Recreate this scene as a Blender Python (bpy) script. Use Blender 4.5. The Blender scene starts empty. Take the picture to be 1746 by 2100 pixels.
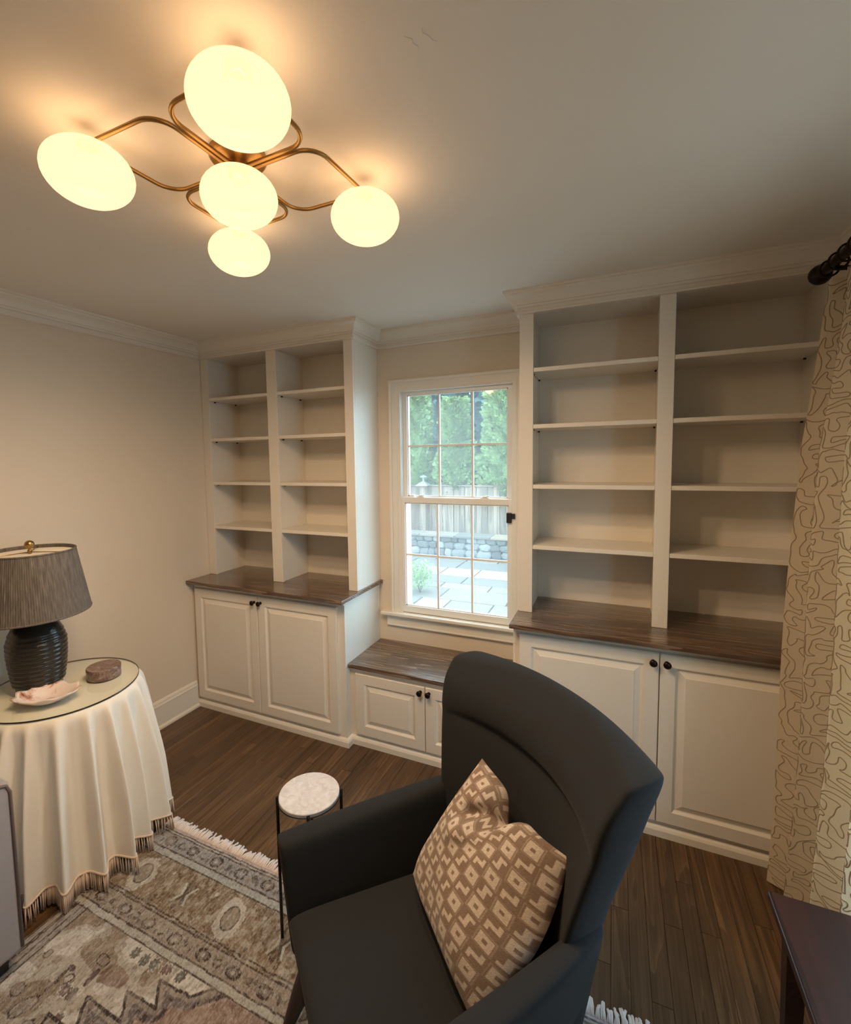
import bpy, bmesh, math, random
import numpy as np
from mathutils import Vector, Matrix, noise as mnoise

random.seed(7)
np.random.seed(7)
PI = math.pi
scene = bpy.context.scene
col = scene.collection

# ---------------------------------------------------------------- camera
H = 2.44                                  # ceiling height
CAM = (2.5546, -2.6377, 1.6535)
YAW, PITCH, ROLL = -0.4313, -0.0751, -0.0155
FPX, U0, V0 = 950.7, 822.0, 1013.1        # focal length and principal point on 1746 x 2100
fw = Vector((math.sin(YAW) * math.cos(PITCH), math.cos(YAW) * math.cos(PITCH), math.sin(PITCH)))
rt = Vector((math.cos(YAW), -math.sin(YAW), 0))
up = rt.cross(fw)
rt2 = rt * math.cos(ROLL) + up * math.sin(ROLL)
up2 = up * math.cos(ROLL) - rt * math.sin(ROLL)
cd = bpy.data.cameras.new('camera')
cam = bpy.data.objects.new('camera', cd)
col.objects.link(cam)
m3 = Matrix((rt2, up2, -fw)).transposed()
cam.matrix_world = Matrix.Translation(CAM) @ m3.to_4x4()
cd.sensor_fit = 'HORIZONTAL'
cd.sensor_width = 36.0
cd.lens = FPX / 1746 * 36.0
cd.shift_x = (873 - U0) / 1746
cd.shift_y = (V0 - 1050) / 1746
cd.clip_start = 0.02
scene.camera = cam

# ---------------------------------------------------------------- world, exposure
SKY = 7.4
world = bpy.data.worlds.new('overcast_sky')
scene.world = world
world.use_nodes = True
bg = world.node_tree.nodes['Background']
bg.inputs[0].default_value = (0.52, 0.80, 1.0, 1)
bg.inputs[1].default_value = SKY
scene.view_settings.view_transform = 'Standard'
scene.view_settings.look = 'None'
scene.view_settings.gamma = 1.0
scene.view_settings.exposure = 0.3
scene.view_settings.use_curve_mapping = False
BULB_W = 128.0
BULB_COL = (1.0, 0.70, 0.42)

# ---------------------------------------------------------------- materials
MATS = {}


def srgb(r, g, b):
    def f(c):
        c /= 255.0
        return c / 12.92 if c <= 0.04045 else ((c + 0.055) / 1.055) ** 2.4
    return (f(r), f(g), f(b), 1.0)


class NT:
    """small helper around a node tree"""
    def __init__(self, name):
        self.m = bpy.data.materials.new(name)
        self.m.use_nodes = True
        self.t = self.m.node_tree
        self.b = self.t.nodes['Principled BSDF']
        self.out = self.t.nodes['Material Output']
        MATS[name] = self.m

    def n(self, kind, **kw):
        nd = self.t.nodes.new(kind)
        for k, v in kw.items():
            if k.startswith('i_'):
                key = k[2:]
                key = int(key) if key.isdigit() else key.replace('_', ' ')
                nd.inputs[key].default_value = v
            else:
                setattr(nd, k, v)
        return nd

    def l(self, a, b):
        self.t.links.new(a, b)

    def coord(self, kind='Object', scale=(1, 1, 1), rot=(0, 0, 0)):
        tc = self.n('ShaderNodeTexCoord')
        mp = self.n('ShaderNodeMapping')
        mp.inputs['Scale'].default_value = scale
        mp.inputs['Rotation'].default_value = rot
        self.l(tc.outputs[kind], mp.inputs['Vector'])
        return mp.outputs['Vector']

    def math(self, op, a, b=None, c=None):
        nd = self.n('ShaderNodeMath', operation=op)
        for i, v in enumerate((a, b, c)):
            if v is None:
                continue
            if isinstance(v, (int, float)):
                nd.inputs[i].default_value = v
            else:
                self.l(v, nd.inputs[i])
        return nd.outputs[0]

    def mix(self, fac, a, b):
        nd = self.n('ShaderNodeMix', data_type='RGBA')
        for i, v in ((0, fac), (6, a), (7, b)):
            if isinstance(v, (int, float)):
                nd.inputs[i].default_value = v
            elif isinstance(v, tuple):
                nd.inputs[i].default_value = v
            else:
                self.l(v, nd.inputs[i])
        return nd.outputs[2]

    def ramp(self, fac, stops):
        nd = self.n('ShaderNodeValToRGB')
        el = nd.color_ramp.elements
        while len(el) < len(stops):
            el.new(0.5)
        for e, (p, c) in zip(el, stops):
            e.position = p
            e.color = c
        self.l(fac, nd.inputs[0])
        return nd.outputs[0]

    def noise(self, vec, scale, detail=3, rough=0.5, dist=0.0):
        nd = self.n('ShaderNodeTexNoise')
        nd.inputs['Scale'].default_value = scale
        nd.inputs['Detail'].default_value = detail
        nd.inputs['Roughness'].default_value = rough
        nd.inputs['Distortion'].default_value = dist
        if vec is not None:
            self.l(vec, nd.inputs['Vector'])
        return nd.outputs[0]

    def bump(self, h, strength=0.2, dist=0.005):
        nd = self.n('ShaderNodeBump')
        nd.inputs['Strength'].default_value = strength
        nd.inputs['Distance'].default_value = dist
        self.l(h, nd.inputs['Height'])
        self.l(nd.outputs[0], self.b.inputs['Normal'])

    def base(self, v):
        if isinstance(v, tuple):
            self.b.inputs['Base Color'].default_value = v
        else:
            self.l(v, self.b.inputs['Base Color'])

    def set(self, **kw):
        for k, v in kw.items():
            self.b.inputs[k.replace('_', ' ')].default_value = v
        return self


def paint(name, c, rough=0.45, var=0.03, bump=0.05, bscale=220):
    t = NT(name)
    v = t.coord('Object')
    n1 = t.noise(v, 2.5, 3)
    d = tuple(x * (1 - var) for x in c[:3]) + (1,)
    t.base(t.mix(n1, c, d))
    t.set(Roughness=rough)
    t.bump(t.noise(v, bscale, 2), bump, 0.002)
    return t.m


def plain(name, c, rough=0.5, metal=0.0, bump=0.0, bscale=100, **kw):
    t = NT(name)
    v = t.coord('Object')
    n1 = t.noise(v, 6, 3)
    t.base(t.mix(n1, c, tuple(x * 0.88 for x in c[:3]) + (1,)))
    t.set(Roughness=rough, Metallic=metal)
    if bump:
        t.bump(t.noise(v, bscale, 3), bump, 0.003)
    for k, val in kw.items():
        t.b.inputs[k.replace('_', ' ')].default_value = val
    return t.m


def wood(name, dark, mid, light, axis='x', rough=0.35, scale=1.0, rnd=0.0, bump=0.15, grain=1.0, ringw=0.55):
    """oak-like: long streaks along the grain axis plus cathedral rings"""
    t = NT(name)
    st = {'x': (0.55, 9, 9), 'y': (9, 0.55, 9), 'z': (9, 9, 0.55)}[axis]
    st = tuple(s * scale for s in st)
    tc = t.n('ShaderNodeTexCoord')
    vec = tc.outputs['Object']
    if rnd:
        oi = t.n('ShaderNodeObjectInfo')
        add = t.n('ShaderNodeVectorMath', operation='ADD')
        mul = t.n('ShaderNodeVectorMath', operation='SCALE')
        comb = t.n('ShaderNodeCombineXYZ')
        t.l(oi.outputs['Random'], comb.inputs[0])
        t.l(oi.outputs['Random'], comb.inputs[1])
        t.l(comb.outputs[0], mul.inputs[0])
        mul.inputs['Scale'].default_value = 37.0
        t.l(vec, add.inputs[0])
        t.l(mul.outputs[0], add.inputs[1])
        vec = add.outputs[0]
    mp = t.n('ShaderNodeMapping')
    mp.inputs['Scale'].default_value = st
    t.l(vec, mp.inputs['Vector'])
    warp = t.noise(mp.outputs[0], 0.9, 3, 0.55, 0.6)
    rings = t.math('FRACT', t.math('MULTIPLY', warp, 9.0 * grain))
    rings = t.math('POWER', rings, 1.6)
    mp2 = t.n('ShaderNodeMapping')
    mp2.inputs['Scale'].default_value = tuple(s * (14 if s > 2 * scale else 5) for s in st)
    t.l(vec, mp2.inputs['Vector'])
    fine = t.noise(mp2.outputs[0], 1.0, 4, 0.6)
    f = t.math('ADD', t.math('MULTIPLY', rings, ringw), t.math('MULTIPLY', fine, 0.6 + (0.55 - ringw)))
    c = t.ramp(f, [(0.15, dark), (0.5, mid), (0.9, light)])
    if rnd:
        hs = t.n('ShaderNodeHueSaturation')
        val = t.math('ADD', t.math('MULTIPLY', oi.outputs['Random'], rnd), 1.0 - rnd * 0.5)
        t.l(val, hs.inputs['Value'])
        t.l(c, hs.inputs['Color'])
        c = hs.outputs[0]
    t.base(c)
    t.set(Roughness=rough)
    t.bump(f, bump, 0.001)
    return t.m


paint('wall_paint', srgb(226, 212, 192), 0.6)
paint('ceiling_paint', srgb(238, 233, 224), 0.75)
paint('trim_paint', srgb(232, 226, 215), 0.35, 0.02, 0.02)
paint('window_white', srgb(236, 234, 230), 0.3, 0.02, 0.01)
wood('counter_oak', srgb(62, 47, 38), srgb(98, 77, 62), srgb(140, 116, 97), 'x', 0.26, 1.0, 0.0, 0.12)
_cb = MATS['counter_oak'].node_tree.nodes['Principled BSDF']
_cb.inputs['Coat Weight'].default_value = 0.7
_cb.inputs['Coat Roughness'].default_value = 0.16
wood('floor_oak', srgb(54, 38, 26), srgb(84, 62, 43), srgb(120, 93, 65), 'y', 0.33, 1.0, 0.5, 0.1, 1.0, 0.25)
wood('mahogany', srgb(32, 14, 11), srgb(46, 21, 16), srgb(60, 29, 22), 'y', 0.38, 0.8, 0.0, 0.05)
plain('floor_gap', srgb(30, 20, 14), 0.8)
plain('bronze_knob', srgb(38, 28, 24), 0.35, 0.7)
plain('black_metal', srgb(24, 22, 22), 0.4, 0.6)
plain('black_plastic', srgb(32, 32, 34), 0.45)
plain('brass', srgb(172, 138, 88), 0.36, 1.0)
plain('chair_fabric', srgb(49, 51, 54), 0.95, 0, 0.35, 900, Specular_IOR_Level=0.08)
MATS['chair_fabric'].node_tree.nodes['Principled BSDF'].inputs['Sheen Weight'].default_value = 0.06
MATS['chair_fabric'].node_tree.nodes['Principled BSDF'].inputs['Sheen Roughness'].default_value = 0.4
plain('chair_leg_wood', srgb(20, 16, 14), 0.5)
plain('sofa_fabric', srgb(170, 166, 168), 0.9, 0, 0.4, 700)
plain('sofa_piping', srgb(118, 106, 104), 0.85)
plain('sofa_plinth', srgb(36, 27, 22), 0.5)
plain('skirt_cloth', srgb(246, 241, 230), 0.85, 0, 0.15, 900)
plain('fringe_cord', srgb(224, 204, 188), 0.9, 0, 0.3, 500)
plain('rug_fringe', srgb(236, 226, 222), 0.95, 0, 0.3, 500)
plain('curtain_cloth', srgb(224, 210, 186), 0.9, 0, 0.25, 800)
plain('curtain_stitch', srgb(150, 132, 108), 0.85)
plain('jar_glaze', srgb(46, 44, 40), 0.22, 0, 0.25, 160)
plain('picture_white', srgb(225, 224, 222), 0.5)

# curtain lets some daylight through
_t = MATS['curtain_cloth'].node_tree
_b = _t.nodes['Principled BSDF']
_tr = _t.nodes.new('ShaderNodeBsdfTranslucent')
_tr.inputs[0].default_value = srgb(226, 208, 176)
_mx = _t.nodes.new('ShaderNodeMixShader')
_mx.inputs[0].default_value = 0.3
_t.links.new(_b.outputs[0], _mx.inputs[1])
_t.links.new(_tr.outputs[0], _mx.inputs[2])
_t.links.new(_mx.outputs[0], _t.nodes['Material Output'].inputs[0])


def mat_colattr(name, rough=0.9, bumpscale=500, bump=0.4, sheen=0.0):
    t = NT(name)
    at = t.n('ShaderNodeVertexColor', layer_name='pattern')
    v = t.coord('Object')
    n1 = t.noise(v, 300, 2)
    t.base(t.mix(t.math('MULTIPLY', n1, 0.35), at.outputs[0], (0.02, 0.015, 0.012, 1)))
    t.set(Roughness=rough)
    t.b.inputs['Sheen Weight'].default_value = sheen
    t.bump(t.noise(v, bumpscale, 2), bump, 0.002)
    return t.m


mat_colattr('rug_pile', 0.95, 420, 0.5, 0.1)
mat_colattr('pillow_weave', 0.9, 600, 0.5, 0.2)

# marble disc and marble box
t = NT('white_marble')
v = t.coord('Object')
nn = t.noise(v, 40, 5, 0.7, 1.0)
t.base(t.ramp(nn, [(0.3, srgb(196, 198, 208)), (0.62, srgb(226, 228, 236))]))
t.set(Roughness=0.35)
t = NT('brown_marble')
v = t.coord('Object')
nn = t.noise(v, 26, 6, 0.72, 2.2)
t.base(t.ramp(nn, [(0.30, srgb(70, 52, 48)), (0.48, srgb(122, 98, 90)), (0.6, srgb(150, 128, 120)), (0.72, srgb(196, 180, 172))]))
t.set(Roughness=0.3)
t = NT('shell_glaze')
v = t.coord('Object')
nn = t.noise(v, 16, 4, 0.6, 0.8)
t.base(t.ramp(nn, [(0.30, srgb(112, 60, 44)), (0.38, srgb(200, 158, 136)), (0.47, srgb(238, 222, 216)), (0.8, srgb(242, 234, 230))]))
t.set(Roughness=0.15)
# string lamp shade
t = NT('shade_string')
v = t.coord('Object')
at2 = t.n('ShaderNodeVectorMath', operation='MULTIPLY')
t.l(v, at2.inputs[0])
at2.inputs[1].default_value = (120, 120, 3)
nn = t.noise(at2.outputs[0], 1.0, 4, 0.6)
t.base(t.ramp(nn, [(0.3, srgb(80, 74, 68)), (0.6, srgb(110, 102, 95)), (0.8, srgb(136, 128, 120))]))
t.set(Roughness=0.8)
t.bump(nn, 0.4, 0.003)

# glass: a single sheet, so the same reflectance from either side
def glass_fac(t):
    lw = t.n('ShaderNodeLayerWeight')
    lw.inputs['Blend'].default_value = 0.5
    return t.math('ADD', t.math('MULTIPLY', t.math('POWER', lw.outputs['Facing'], 5.0), 0.9), 0.05)


t = NT('window_glass')
gl = t.n('ShaderNodeBsdfGlossy')
gl.inputs['Roughness'].default_value = 0.01
tr = t.n('ShaderNodeBsdfTransparent')
tr.inputs[0].default_value = (0.95, 0.98, 0.98, 1)
fac_ = glass_fac(t)
film = t.n('ShaderNodeBsdfTranslucent')            # thin film added to lay a pale daylight haze over the view outside
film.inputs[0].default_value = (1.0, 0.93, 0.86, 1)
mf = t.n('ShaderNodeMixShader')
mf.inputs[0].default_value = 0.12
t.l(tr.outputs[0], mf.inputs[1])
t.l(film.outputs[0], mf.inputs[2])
mx = t.n('ShaderNodeMixShader')
t.l(fac_, mx.inputs[0])
t.l(mf.outputs[0], mx.inputs[1])
t.l(gl.outputs[0], mx.inputs[2])
t.l(mx.outputs[0], t.out.inputs[0])
t = NT('table_glass')
gl = t.n('ShaderNodeBsdfGlossy')
gl.inputs['Roughness'].default_value = 0.02
tr = t.n('ShaderNodeBsdfTransparent')
tr.inputs[0].default_value = (0.93, 0.95, 0.91, 1)
fac_ = glass_fac(t)
mx = t.n('ShaderNodeMixShader')
t.l(fac_, mx.inputs[0])
t.l(tr.outputs[0], mx.inputs[1])
t.l(gl.outputs[0], mx.inputs[2])
t.l(mx.outputs[0], t.out.inputs[0])
plain('glass_edge', srgb(30, 34, 28), 0.2)

# opal glass of the ceiling light: glows, scatters and lets part of the bulb's light straight through
t = NT('opal_glass')
em = t.n('ShaderNodeEmission')
em.inputs[0].default_value = (1.0, 0.56, 0.235, 1)
em.inputs[1].default_value = 2.15
tr = t.n('ShaderNodeBsdfTransparent')
tr.inputs[0].default_value = (1, 1, 1, 1)
mx = t.n('ShaderNodeMixShader')
mx.inputs[0].default_value = 0.14
t.l(em.outputs[0], mx.inputs[1])
t.l(tr.outputs[0], mx.inputs[2])
gls = t.n('ShaderNodeBsdfGlossy')
gls.inputs['Roughness'].default_value = 0.4
mx2 = t.n('ShaderNodeMixShader')
mx2.inputs[0].default_value = 0.04
t.l(mx.outputs[0], mx2.inputs[1])
t.l(gls.outputs[0], mx2.inputs[2])
t.l(mx2.outputs[0], t.out.inputs[0])

# outdoors
t = NT('flagstone')
v = t.coord('Object')
oi = t.n('ShaderNodeObjectInfo')
c = t.ramp(oi.outputs['Random'], [(0.0, srgb(100, 88, 80)), (0.35, srgb(110, 96, 86)), (0.62, srgb(120, 104, 92)), (0.8, srgb(148, 122, 92)), (1.0, srgb(104, 92, 86))])
t.base(t.mix(t.math('MULTIPLY', t.noise(v, 5, 4), 0.35), c, srgb(84, 74, 68)))
t.set(Roughness=0.75)
t = NT('field_stone')
v = t.coord('Object')
oi = t.n('ShaderNodeObjectInfo')
c = t.ramp(oi.outputs['Random'], [(0.0, srgb(80, 76, 74)), (0.5, srgb(112, 106, 102)), (1.0, srgb(150, 142, 136))])
t.base(t.mix(t.math('MULTIPLY', t.noise(v, 9, 4), 0.5), c, srgb(66, 62, 60)))
t.set(Roughness=0.85)
t.bump(t.noise(v, 14, 4), 0.5, 0.02)
wood('fence_cedar', srgb(92, 76, 66), srgb(124, 102, 86), srgb(152, 128, 108), 'z', 0.85, 0.5, 0.5)
plain('gravel', srgb(150, 128, 112), 0.9, 0, 0.4, 60)
plain('mortar', srgb(92, 98, 100), 0.9)
plain('bark', srgb(70, 60, 52), 0.9)


def leafmat(name, c1, c2, trans=0.3):
    t = NT(name)
    v = t.coord('Object')
    n1 = t.noise(v, 3.0, 3)
    n2 = t.noise(v, 22, 2)
    c = t.mix(t.math('ADD', t.math('MULTIPLY', n1, 0.6), t.math('MULTIPLY', n2, 0.4)), c1, c2)
    t.base(c)
    t.set(Roughness=0.7)
    tl = t.n('ShaderNodeBsdfTranslucent')
    t.l(c, tl.inputs[0])
    mx = t.n('ShaderNodeMixShader')
    mx.inputs[0].default_value = trans
    t.l(t.b.outputs[0], mx.inputs[1])
    t.l(tl.outputs[0], mx.inputs[2])
    t.l(mx.outputs[0], t.out.inputs[0])


leafmat('arborvitae_leaf', srgb(76, 112, 70), srgb(178, 186, 120))
leafmat('spruce_leaf', srgb(78, 98, 106), srgb(112, 140, 130))
leafmat('plant_leaf', srgb(110, 140, 90), srgb(176, 190, 140))
plain('post_cap_metal', srgb(150, 152, 154), 0.4, 0.5)

# ---------------------------------------------------------------- mesh helpers
ORG = {}


def tag(o, label=None, cat=None, group=None, kind=None):
    if label:
        o['label'] = label
    if cat:
        o['category'] = cat
    if group:
        o['group'] = group
    if kind:
        o['kind'] = kind
    return o


def root(name, loc, label=None, cat=None, group=None, rotz=0.0, local=False, kind=None):
    o = bpy.data.objects.new(name, None)
    o.empty_display_size = 0.05
    col.objects.link(o)
    o.location = loc
    o.rotation_euler = (0, 0, rotz)
    ORG[o] = Vector((0, 0, 0)) if local else Vector(loc)
    return tag(o, label, cat, group, kind)


def obj(name, vf, mat, parent=None, smooth=False, kind=None, flat_angle=None):
    """one mesh object from (verts, faces); verts in world space (or in the root's space)"""
    verts, faces = vf
    me = bpy.data.meshes.new(name)
    if parent is None:
        a = np.array(verts, dtype=float)
        base = Vector(((a[:, 0].min() + a[:, 0].max()) / 2, (a[:, 1].min() + a[:, 1].max()) / 2, a[:, 2].min()))
        org = base
    else:
        org = ORG[parent]
        base = Vector((0, 0, 0))
    a = np.array(verts, dtype=float) - np.array(org)
    me.from_pydata(a.tolist(), [], faces)
    me.materials.append(MATS[mat])
    me.validate()
    me.update()
    if smooth:
        me.polygons.foreach_set('use_smooth', [True] * len(me.polygons))
        if flat_angle:
            try:
                me.set_sharp_from_angle(angle=math.radians(flat_angle))
            except Exception:
                pass
    o = bpy.data.objects.new(name, me)
    col.objects.link(o)
    if parent is not None:
        o.parent = parent
        ORG[o] = org
    else:
        o.location = base
        ORG[o] = Vector(org)
    if kind:
        o['kind'] = kind
    return o


def join(*parts):
    V, F = [], []
    for v, f in parts:
        n = len(V)
        V += [tuple(p) for p in v]
        F += [tuple(i + n for i in q) for q in f]
    return V, F


def box(x0, x1, y0, y1, z0, z1):
    x0, x1 = sorted((x0, x1)); y0, y1 = sorted((y0, y1)); z0, z1 = sorted((z0, z1))
    v = [(x0, y0, z0), (x1, y0, z0), (x1, y1, z0), (x0, y1, z0), (x0, y0, z1), (x1, y0, z1), (x1, y1, z1), (x0, y1, z1)]
    f = [(0, 3, 2, 1), (4, 5, 6, 7), (0, 1, 5, 4), (1, 2, 6, 5), (2, 3, 7, 6), (3, 0, 4, 7)]
    return v, f


def bbox_(x0, x1, y0, y1, z0, z1, b=0.003, seg=2):
    """bevelled box"""
    bm = bmesh.new()
    v, f = box(x0, x1, y0, y1, z0, z1)
    vs = [bm.verts.new(p) for p in v]
    for q in f:
        bm.faces.new([vs[i] for i in q])
    bmesh.ops.bevel(bm, geom=list(bm.edges), offset=b, segments=seg, profile=0.6, affect='EDGES')
    bm.verts.index_update()
    V = [tuple(p.co) for p in bm.verts]
    F = [tuple(p.index for p in q.verts) for q in bm.faces]
    bm.free()
    return V, F


def lathe(prof, cx=0, cy=0, seg=32, rfun=None, cap=True):
    V, F = [], []
    rows = []
    for (r, z) in prof:
        if r < 1e-6:
            V.append((cx, cy, z))
            rows.append([len(V) - 1])
        else:
            row = []
            for i in range(seg):
                a = 2 * PI * i / seg
                rr = r * (rfun(a, z) if rfun else 1.0)
                V.append((cx + rr * math.cos(a), cy + rr * math.sin(a), z))
                row.append(len(V) - 1)
            rows.append(row)
    for A, B in zip(rows[:-1], rows[1:]):
        for i in range(seg):
            j = (i + 1) % seg
            if len(A) == 1 and len(B) == 1:
                continue
            if len(A) == 1:
                F.append((A[0], B[j], B[i]))
            elif len(B) == 1:
                F.append((A[i], A[j], B[0]))
            else:
                F.append((A[i], A[j], B[j], B[i]))
    if cap:
        if len(rows[0]) > 1:
            F.append(tuple(reversed(rows[0])))
        if len(rows[-1]) > 1:
            F.append(tuple(rows[-1]))
    return V, F


def tube(pts, r, seg=8, closed=False, cap=True, up=None):
    pts = [Vector(p) for p in pts]
    n = len(pts)
    V, F = [], []
    prev = None
    for i in range(n):
        if closed:
            d = pts[(i + 1) % n] - pts[i - 1]
        else:
            d = pts[min(i + 1, n - 1)] - pts[max(i - 1, 0)]
        if d.length < 1e-9:
            d = Vector((0, 0, 1))
        d.normalize()
        if prev is None:
            a = Vector(up) if up else (Vector((0, 0, 1)) if abs(d.z) < 0.9 else Vector((1, 0, 0)))
            nrm = (a - d * a.dot(d)).normalized()
        else:
            nrm = (prev - d * prev.dot(d))
            nrm = nrm.normalized() if nrm.length > 1e-6 else prev
        prev = nrm
        bn = d.cross(nrm)
        rr = r[i] if isinstance(r, (list, tuple)) else r
        for k in range(seg):
            a = 2 * PI * k / seg
            V.append(tuple(pts[i] + (nrm * math.cos(a) + bn * math.sin(a)) * rr))
    m = n if closed else n - 1
    for i in range(m):
        j = (i + 1) % n
        for k in range(seg):
            l = (k + 1) % seg
            F.append((i * seg + k, i * seg + l, j * seg + l, j * seg + k))
    if cap and not closed:
        F.append(tuple(reversed(range(seg))))
        F.append(tuple((n - 1) * seg + k for k in range(seg)))
    return V, F


def grid(nu, nv, fn):
    """open surface from fn(i/(nu-1), j/(nv-1))"""
    V = [fn(i / (nu - 1), j / (nv - 1)) for j in range(nv) for i in range(nu)]
    F = [(j * nu + i, j * nu + i + 1, (j + 1) * nu + i + 1, (j + 1) * nu + i) for j in range(nv - 1) for i in range(nu - 1)]
    return V, F


def sweep(path, prof, closed_ends=True):
    """profile (offset to the right of travel, z) swept along a plan polyline with mitred corners"""
    P = [Vector((p[0], p[1])) for p in path]
    n = len(P)
    V, F = [], []
    k = len(prof)
    for i in range(n):
        def nr(a, b):
            d = (b - a).normalized()
            return Vector((d.y, -d.x))
        if i == 0:
            off = nr(P[0], P[1])
        elif i == n - 1:
            off = nr(P[-2], P[-1])
        else:
            n1, n2 = nr(P[i - 1], P[i]), nr(P[i], P[i + 1])
            off = (n1 + n2)
            off = off / max(off.dot(n1), 1e-6)
        for (o, z) in prof:
            V.append((P[i].x + off.x * o, P[i].y + off.y * o, z))
    for i in range(n - 1):
        for j in range(k):
            l = (j + 1) % k
            F.append((i * k + j, i * k + l, (i + 1) * k + l, (i + 1) * k + j))
    if closed_ends:
        F.append(tuple(range(k)))
        F.append(tuple(reversed([(n - 1) * k + j for j in range(k)])))
    return V, F


def subsurf(o, lv=2):
    m = o.modifiers.new('Subdivision', 'SUBSURF')
    m.levels = lv
    m.render_levels = lv
    return o


def copy_tree(o, parent=None):
    c = o.copy()
    col.objects.link(c)
    c.parent = parent
    for ch in list(o.children):
        copy_tree(ch, c)
    return c


# ================================================================ THE ROOM
W = 3.356
YF = -4.4
DB, DC, DE, DS = 0.302, 0.506, 0.44, 0.4206
HC, HS = 0.8765, 0.484
XL, XR = 1.1897, 2.1278
BX1, BX2 = 1.1805, 2.1278
WX0, WX1, WZ0, WZ1 = 1.345, 2.043, 0.675, 2.078


def struct(name, vf, mat, parent=None, **k):
    o = obj(name, vf, mat, parent, **k)
    if parent is None:
        o['kind'] = 'structure'
    return o


struct('wall_left', box(-0.12, 0, YF - 0.12, 0.14, -0.1, H + 0.1), 'wall_paint')
struct('wall_back', join(box(0, WX0, 0, 0.14, -0.1, H + 0.1), box(WX1, W, 0, 0.14, -0.1, H + 0.1),
                         box(WX0, WX1, 0, 0.14, -0.1, WZ0), box(WX0, WX1, 0, 0.14, WZ1, H + 0.1)), 'wall_paint')
RY0, RY1, RZ0, RZ1 = -1.65, -0.92, 0.30, 2.2      # window in the right-hand wall, behind the curtain
struct('wall_right', join(box(W, W + 0.14, RY1, 0.14, -0.1, H + 0.1), box(W, W + 0.14, YF - 0.12, RY0, -0.1, H + 0.1),
                          box(W, W + 0.14, RY0, RY1, -0.1, RZ0), box(W, W + 0.14, RY0, RY1, RZ1, H + 0.1)), 'wall_paint')
struct('wall_front', box(0, W, YF - 0.12, YF, -0.1, H + 0.1), 'wall_paint')
ceil = struct('ceiling', box(0, W, YF, 0, H, H + 0.1), 'ceiling_paint')
# two little paint runs left on the ceiling
for pts in ([(2.186, -1.787), (2.196, -1.776), (2.193, -1.768), (2.200, -1.758), (2.197, -1.748)],
            [(2.222, -1.790), (2.218, -1.780), (2.226, -1.770), (2.230, -1.758), (2.238, -1.750)]):
    P3 = [(x, y, H) for x, y in pts]
    struct('paint_run', tube(P3, [0.0004, 0.0012, 0.0014, 0.0011, 0.0004], 6), 'ceiling_paint', ceil, smooth=True)

# floor: slab plus oak boards running towards the window wall
floor = struct('floor', box(0, W, YF, 0, -0.1, -0.012), 'floor_gap')
bw = 0.0572
rest = []
ncol = int(W / bw) + 1
meshcache = {}
for i in range(ncol):
    x0 = i * bw + 0.0004
    x1 = min((i + 1) * bw - 0.0004, W)
    if x1 - x0 < 0.01:
        continue
    y = -0.30 + random.uniform(0, 0.5)
    while y > YF:
        L = random.choice((0.6, 0.75, 0.9, 1.05, 1.2))
        ya, yb = max(y - L, YF), min(y, -0.3)
        if yb - ya < 0.05:
            y -= L
            continue
        dz = random.uniform(-0.0004, 0.0)
        vf = bbox_(x0, x1, ya + 0.0005, yb - 0.0005, -0.012, dz, 0.0008, 1)
        if yb > -2.0 and not (0.9 < (x0 + x1) / 2 < 2.3 and yb < -1.35) and not (x0 < 0.75 and yb < -1.3):
            struct('floor_board', vf, 'floor_oak', floor)
        else:
            rest.append(vf)
        y -= L
struct('boards_out_of_view', join(*rest), 'floor_oak', floor, kind='stuff')

# crown moulding running round walls and bookcases
crown = [(0, H), (0.068, H), (0.068, H - 0.011), (0.060, H - 0.012), (0.058, H - 0.021), (0.046, H - 0.029),
         (0.036, H - 0.040), (0.030, H - 0.053), (0.028, H - 0.062), (0.020, H - 0.0625), (0.020, H - 0.073), (0.011, H - 0.0745),
         (0.010, H - 0.087), (0.017, H - 0.089), (0.019, H - 0.095), (0.015, H - 0.101), (0, H - 0.102)]
struct('trim_1', sweep([(0, YF), (0, -DB), (XL, -DB), (XL, 0), (XR, 0), (XR, -DB), (W, -DB), (W, YF)], crown), 'trim_paint')
bbp = [(0, 0), (0.027, 0), (0.027, 0.012), (0.022, 0.02), (0.015, 0.022), (0.015, 0.14), (0.017, 0.146), (0.012, 0.156),
       (0.011, 0.166), (0.006, 0.176), (0, 0.178)]
struct('baseboard_left', sweep([(0, YF), (0, -DE - 0.018)], bbp), 'trim_paint')
struct('baseboard_right', sweep([(W, -DE - 0.018), (W, YF)], bbp), 'trim_paint')
struct('baseboard_front', sweep([(W, YF), (0, YF)], bbp), 'trim_paint')
shoe = [(0, 0), (0.019, 0), (0.019, 0.030), (0.014, 0.040), (0.006, 0.046), (0, 0.047)]
struct('trim_2', sweep([(0, -DE), (BX1, -DE), (BX1, -0.39), (BX2, -0.39), (BX2, -DE), (W, -DE)], shoe), 'trim_paint')

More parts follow.
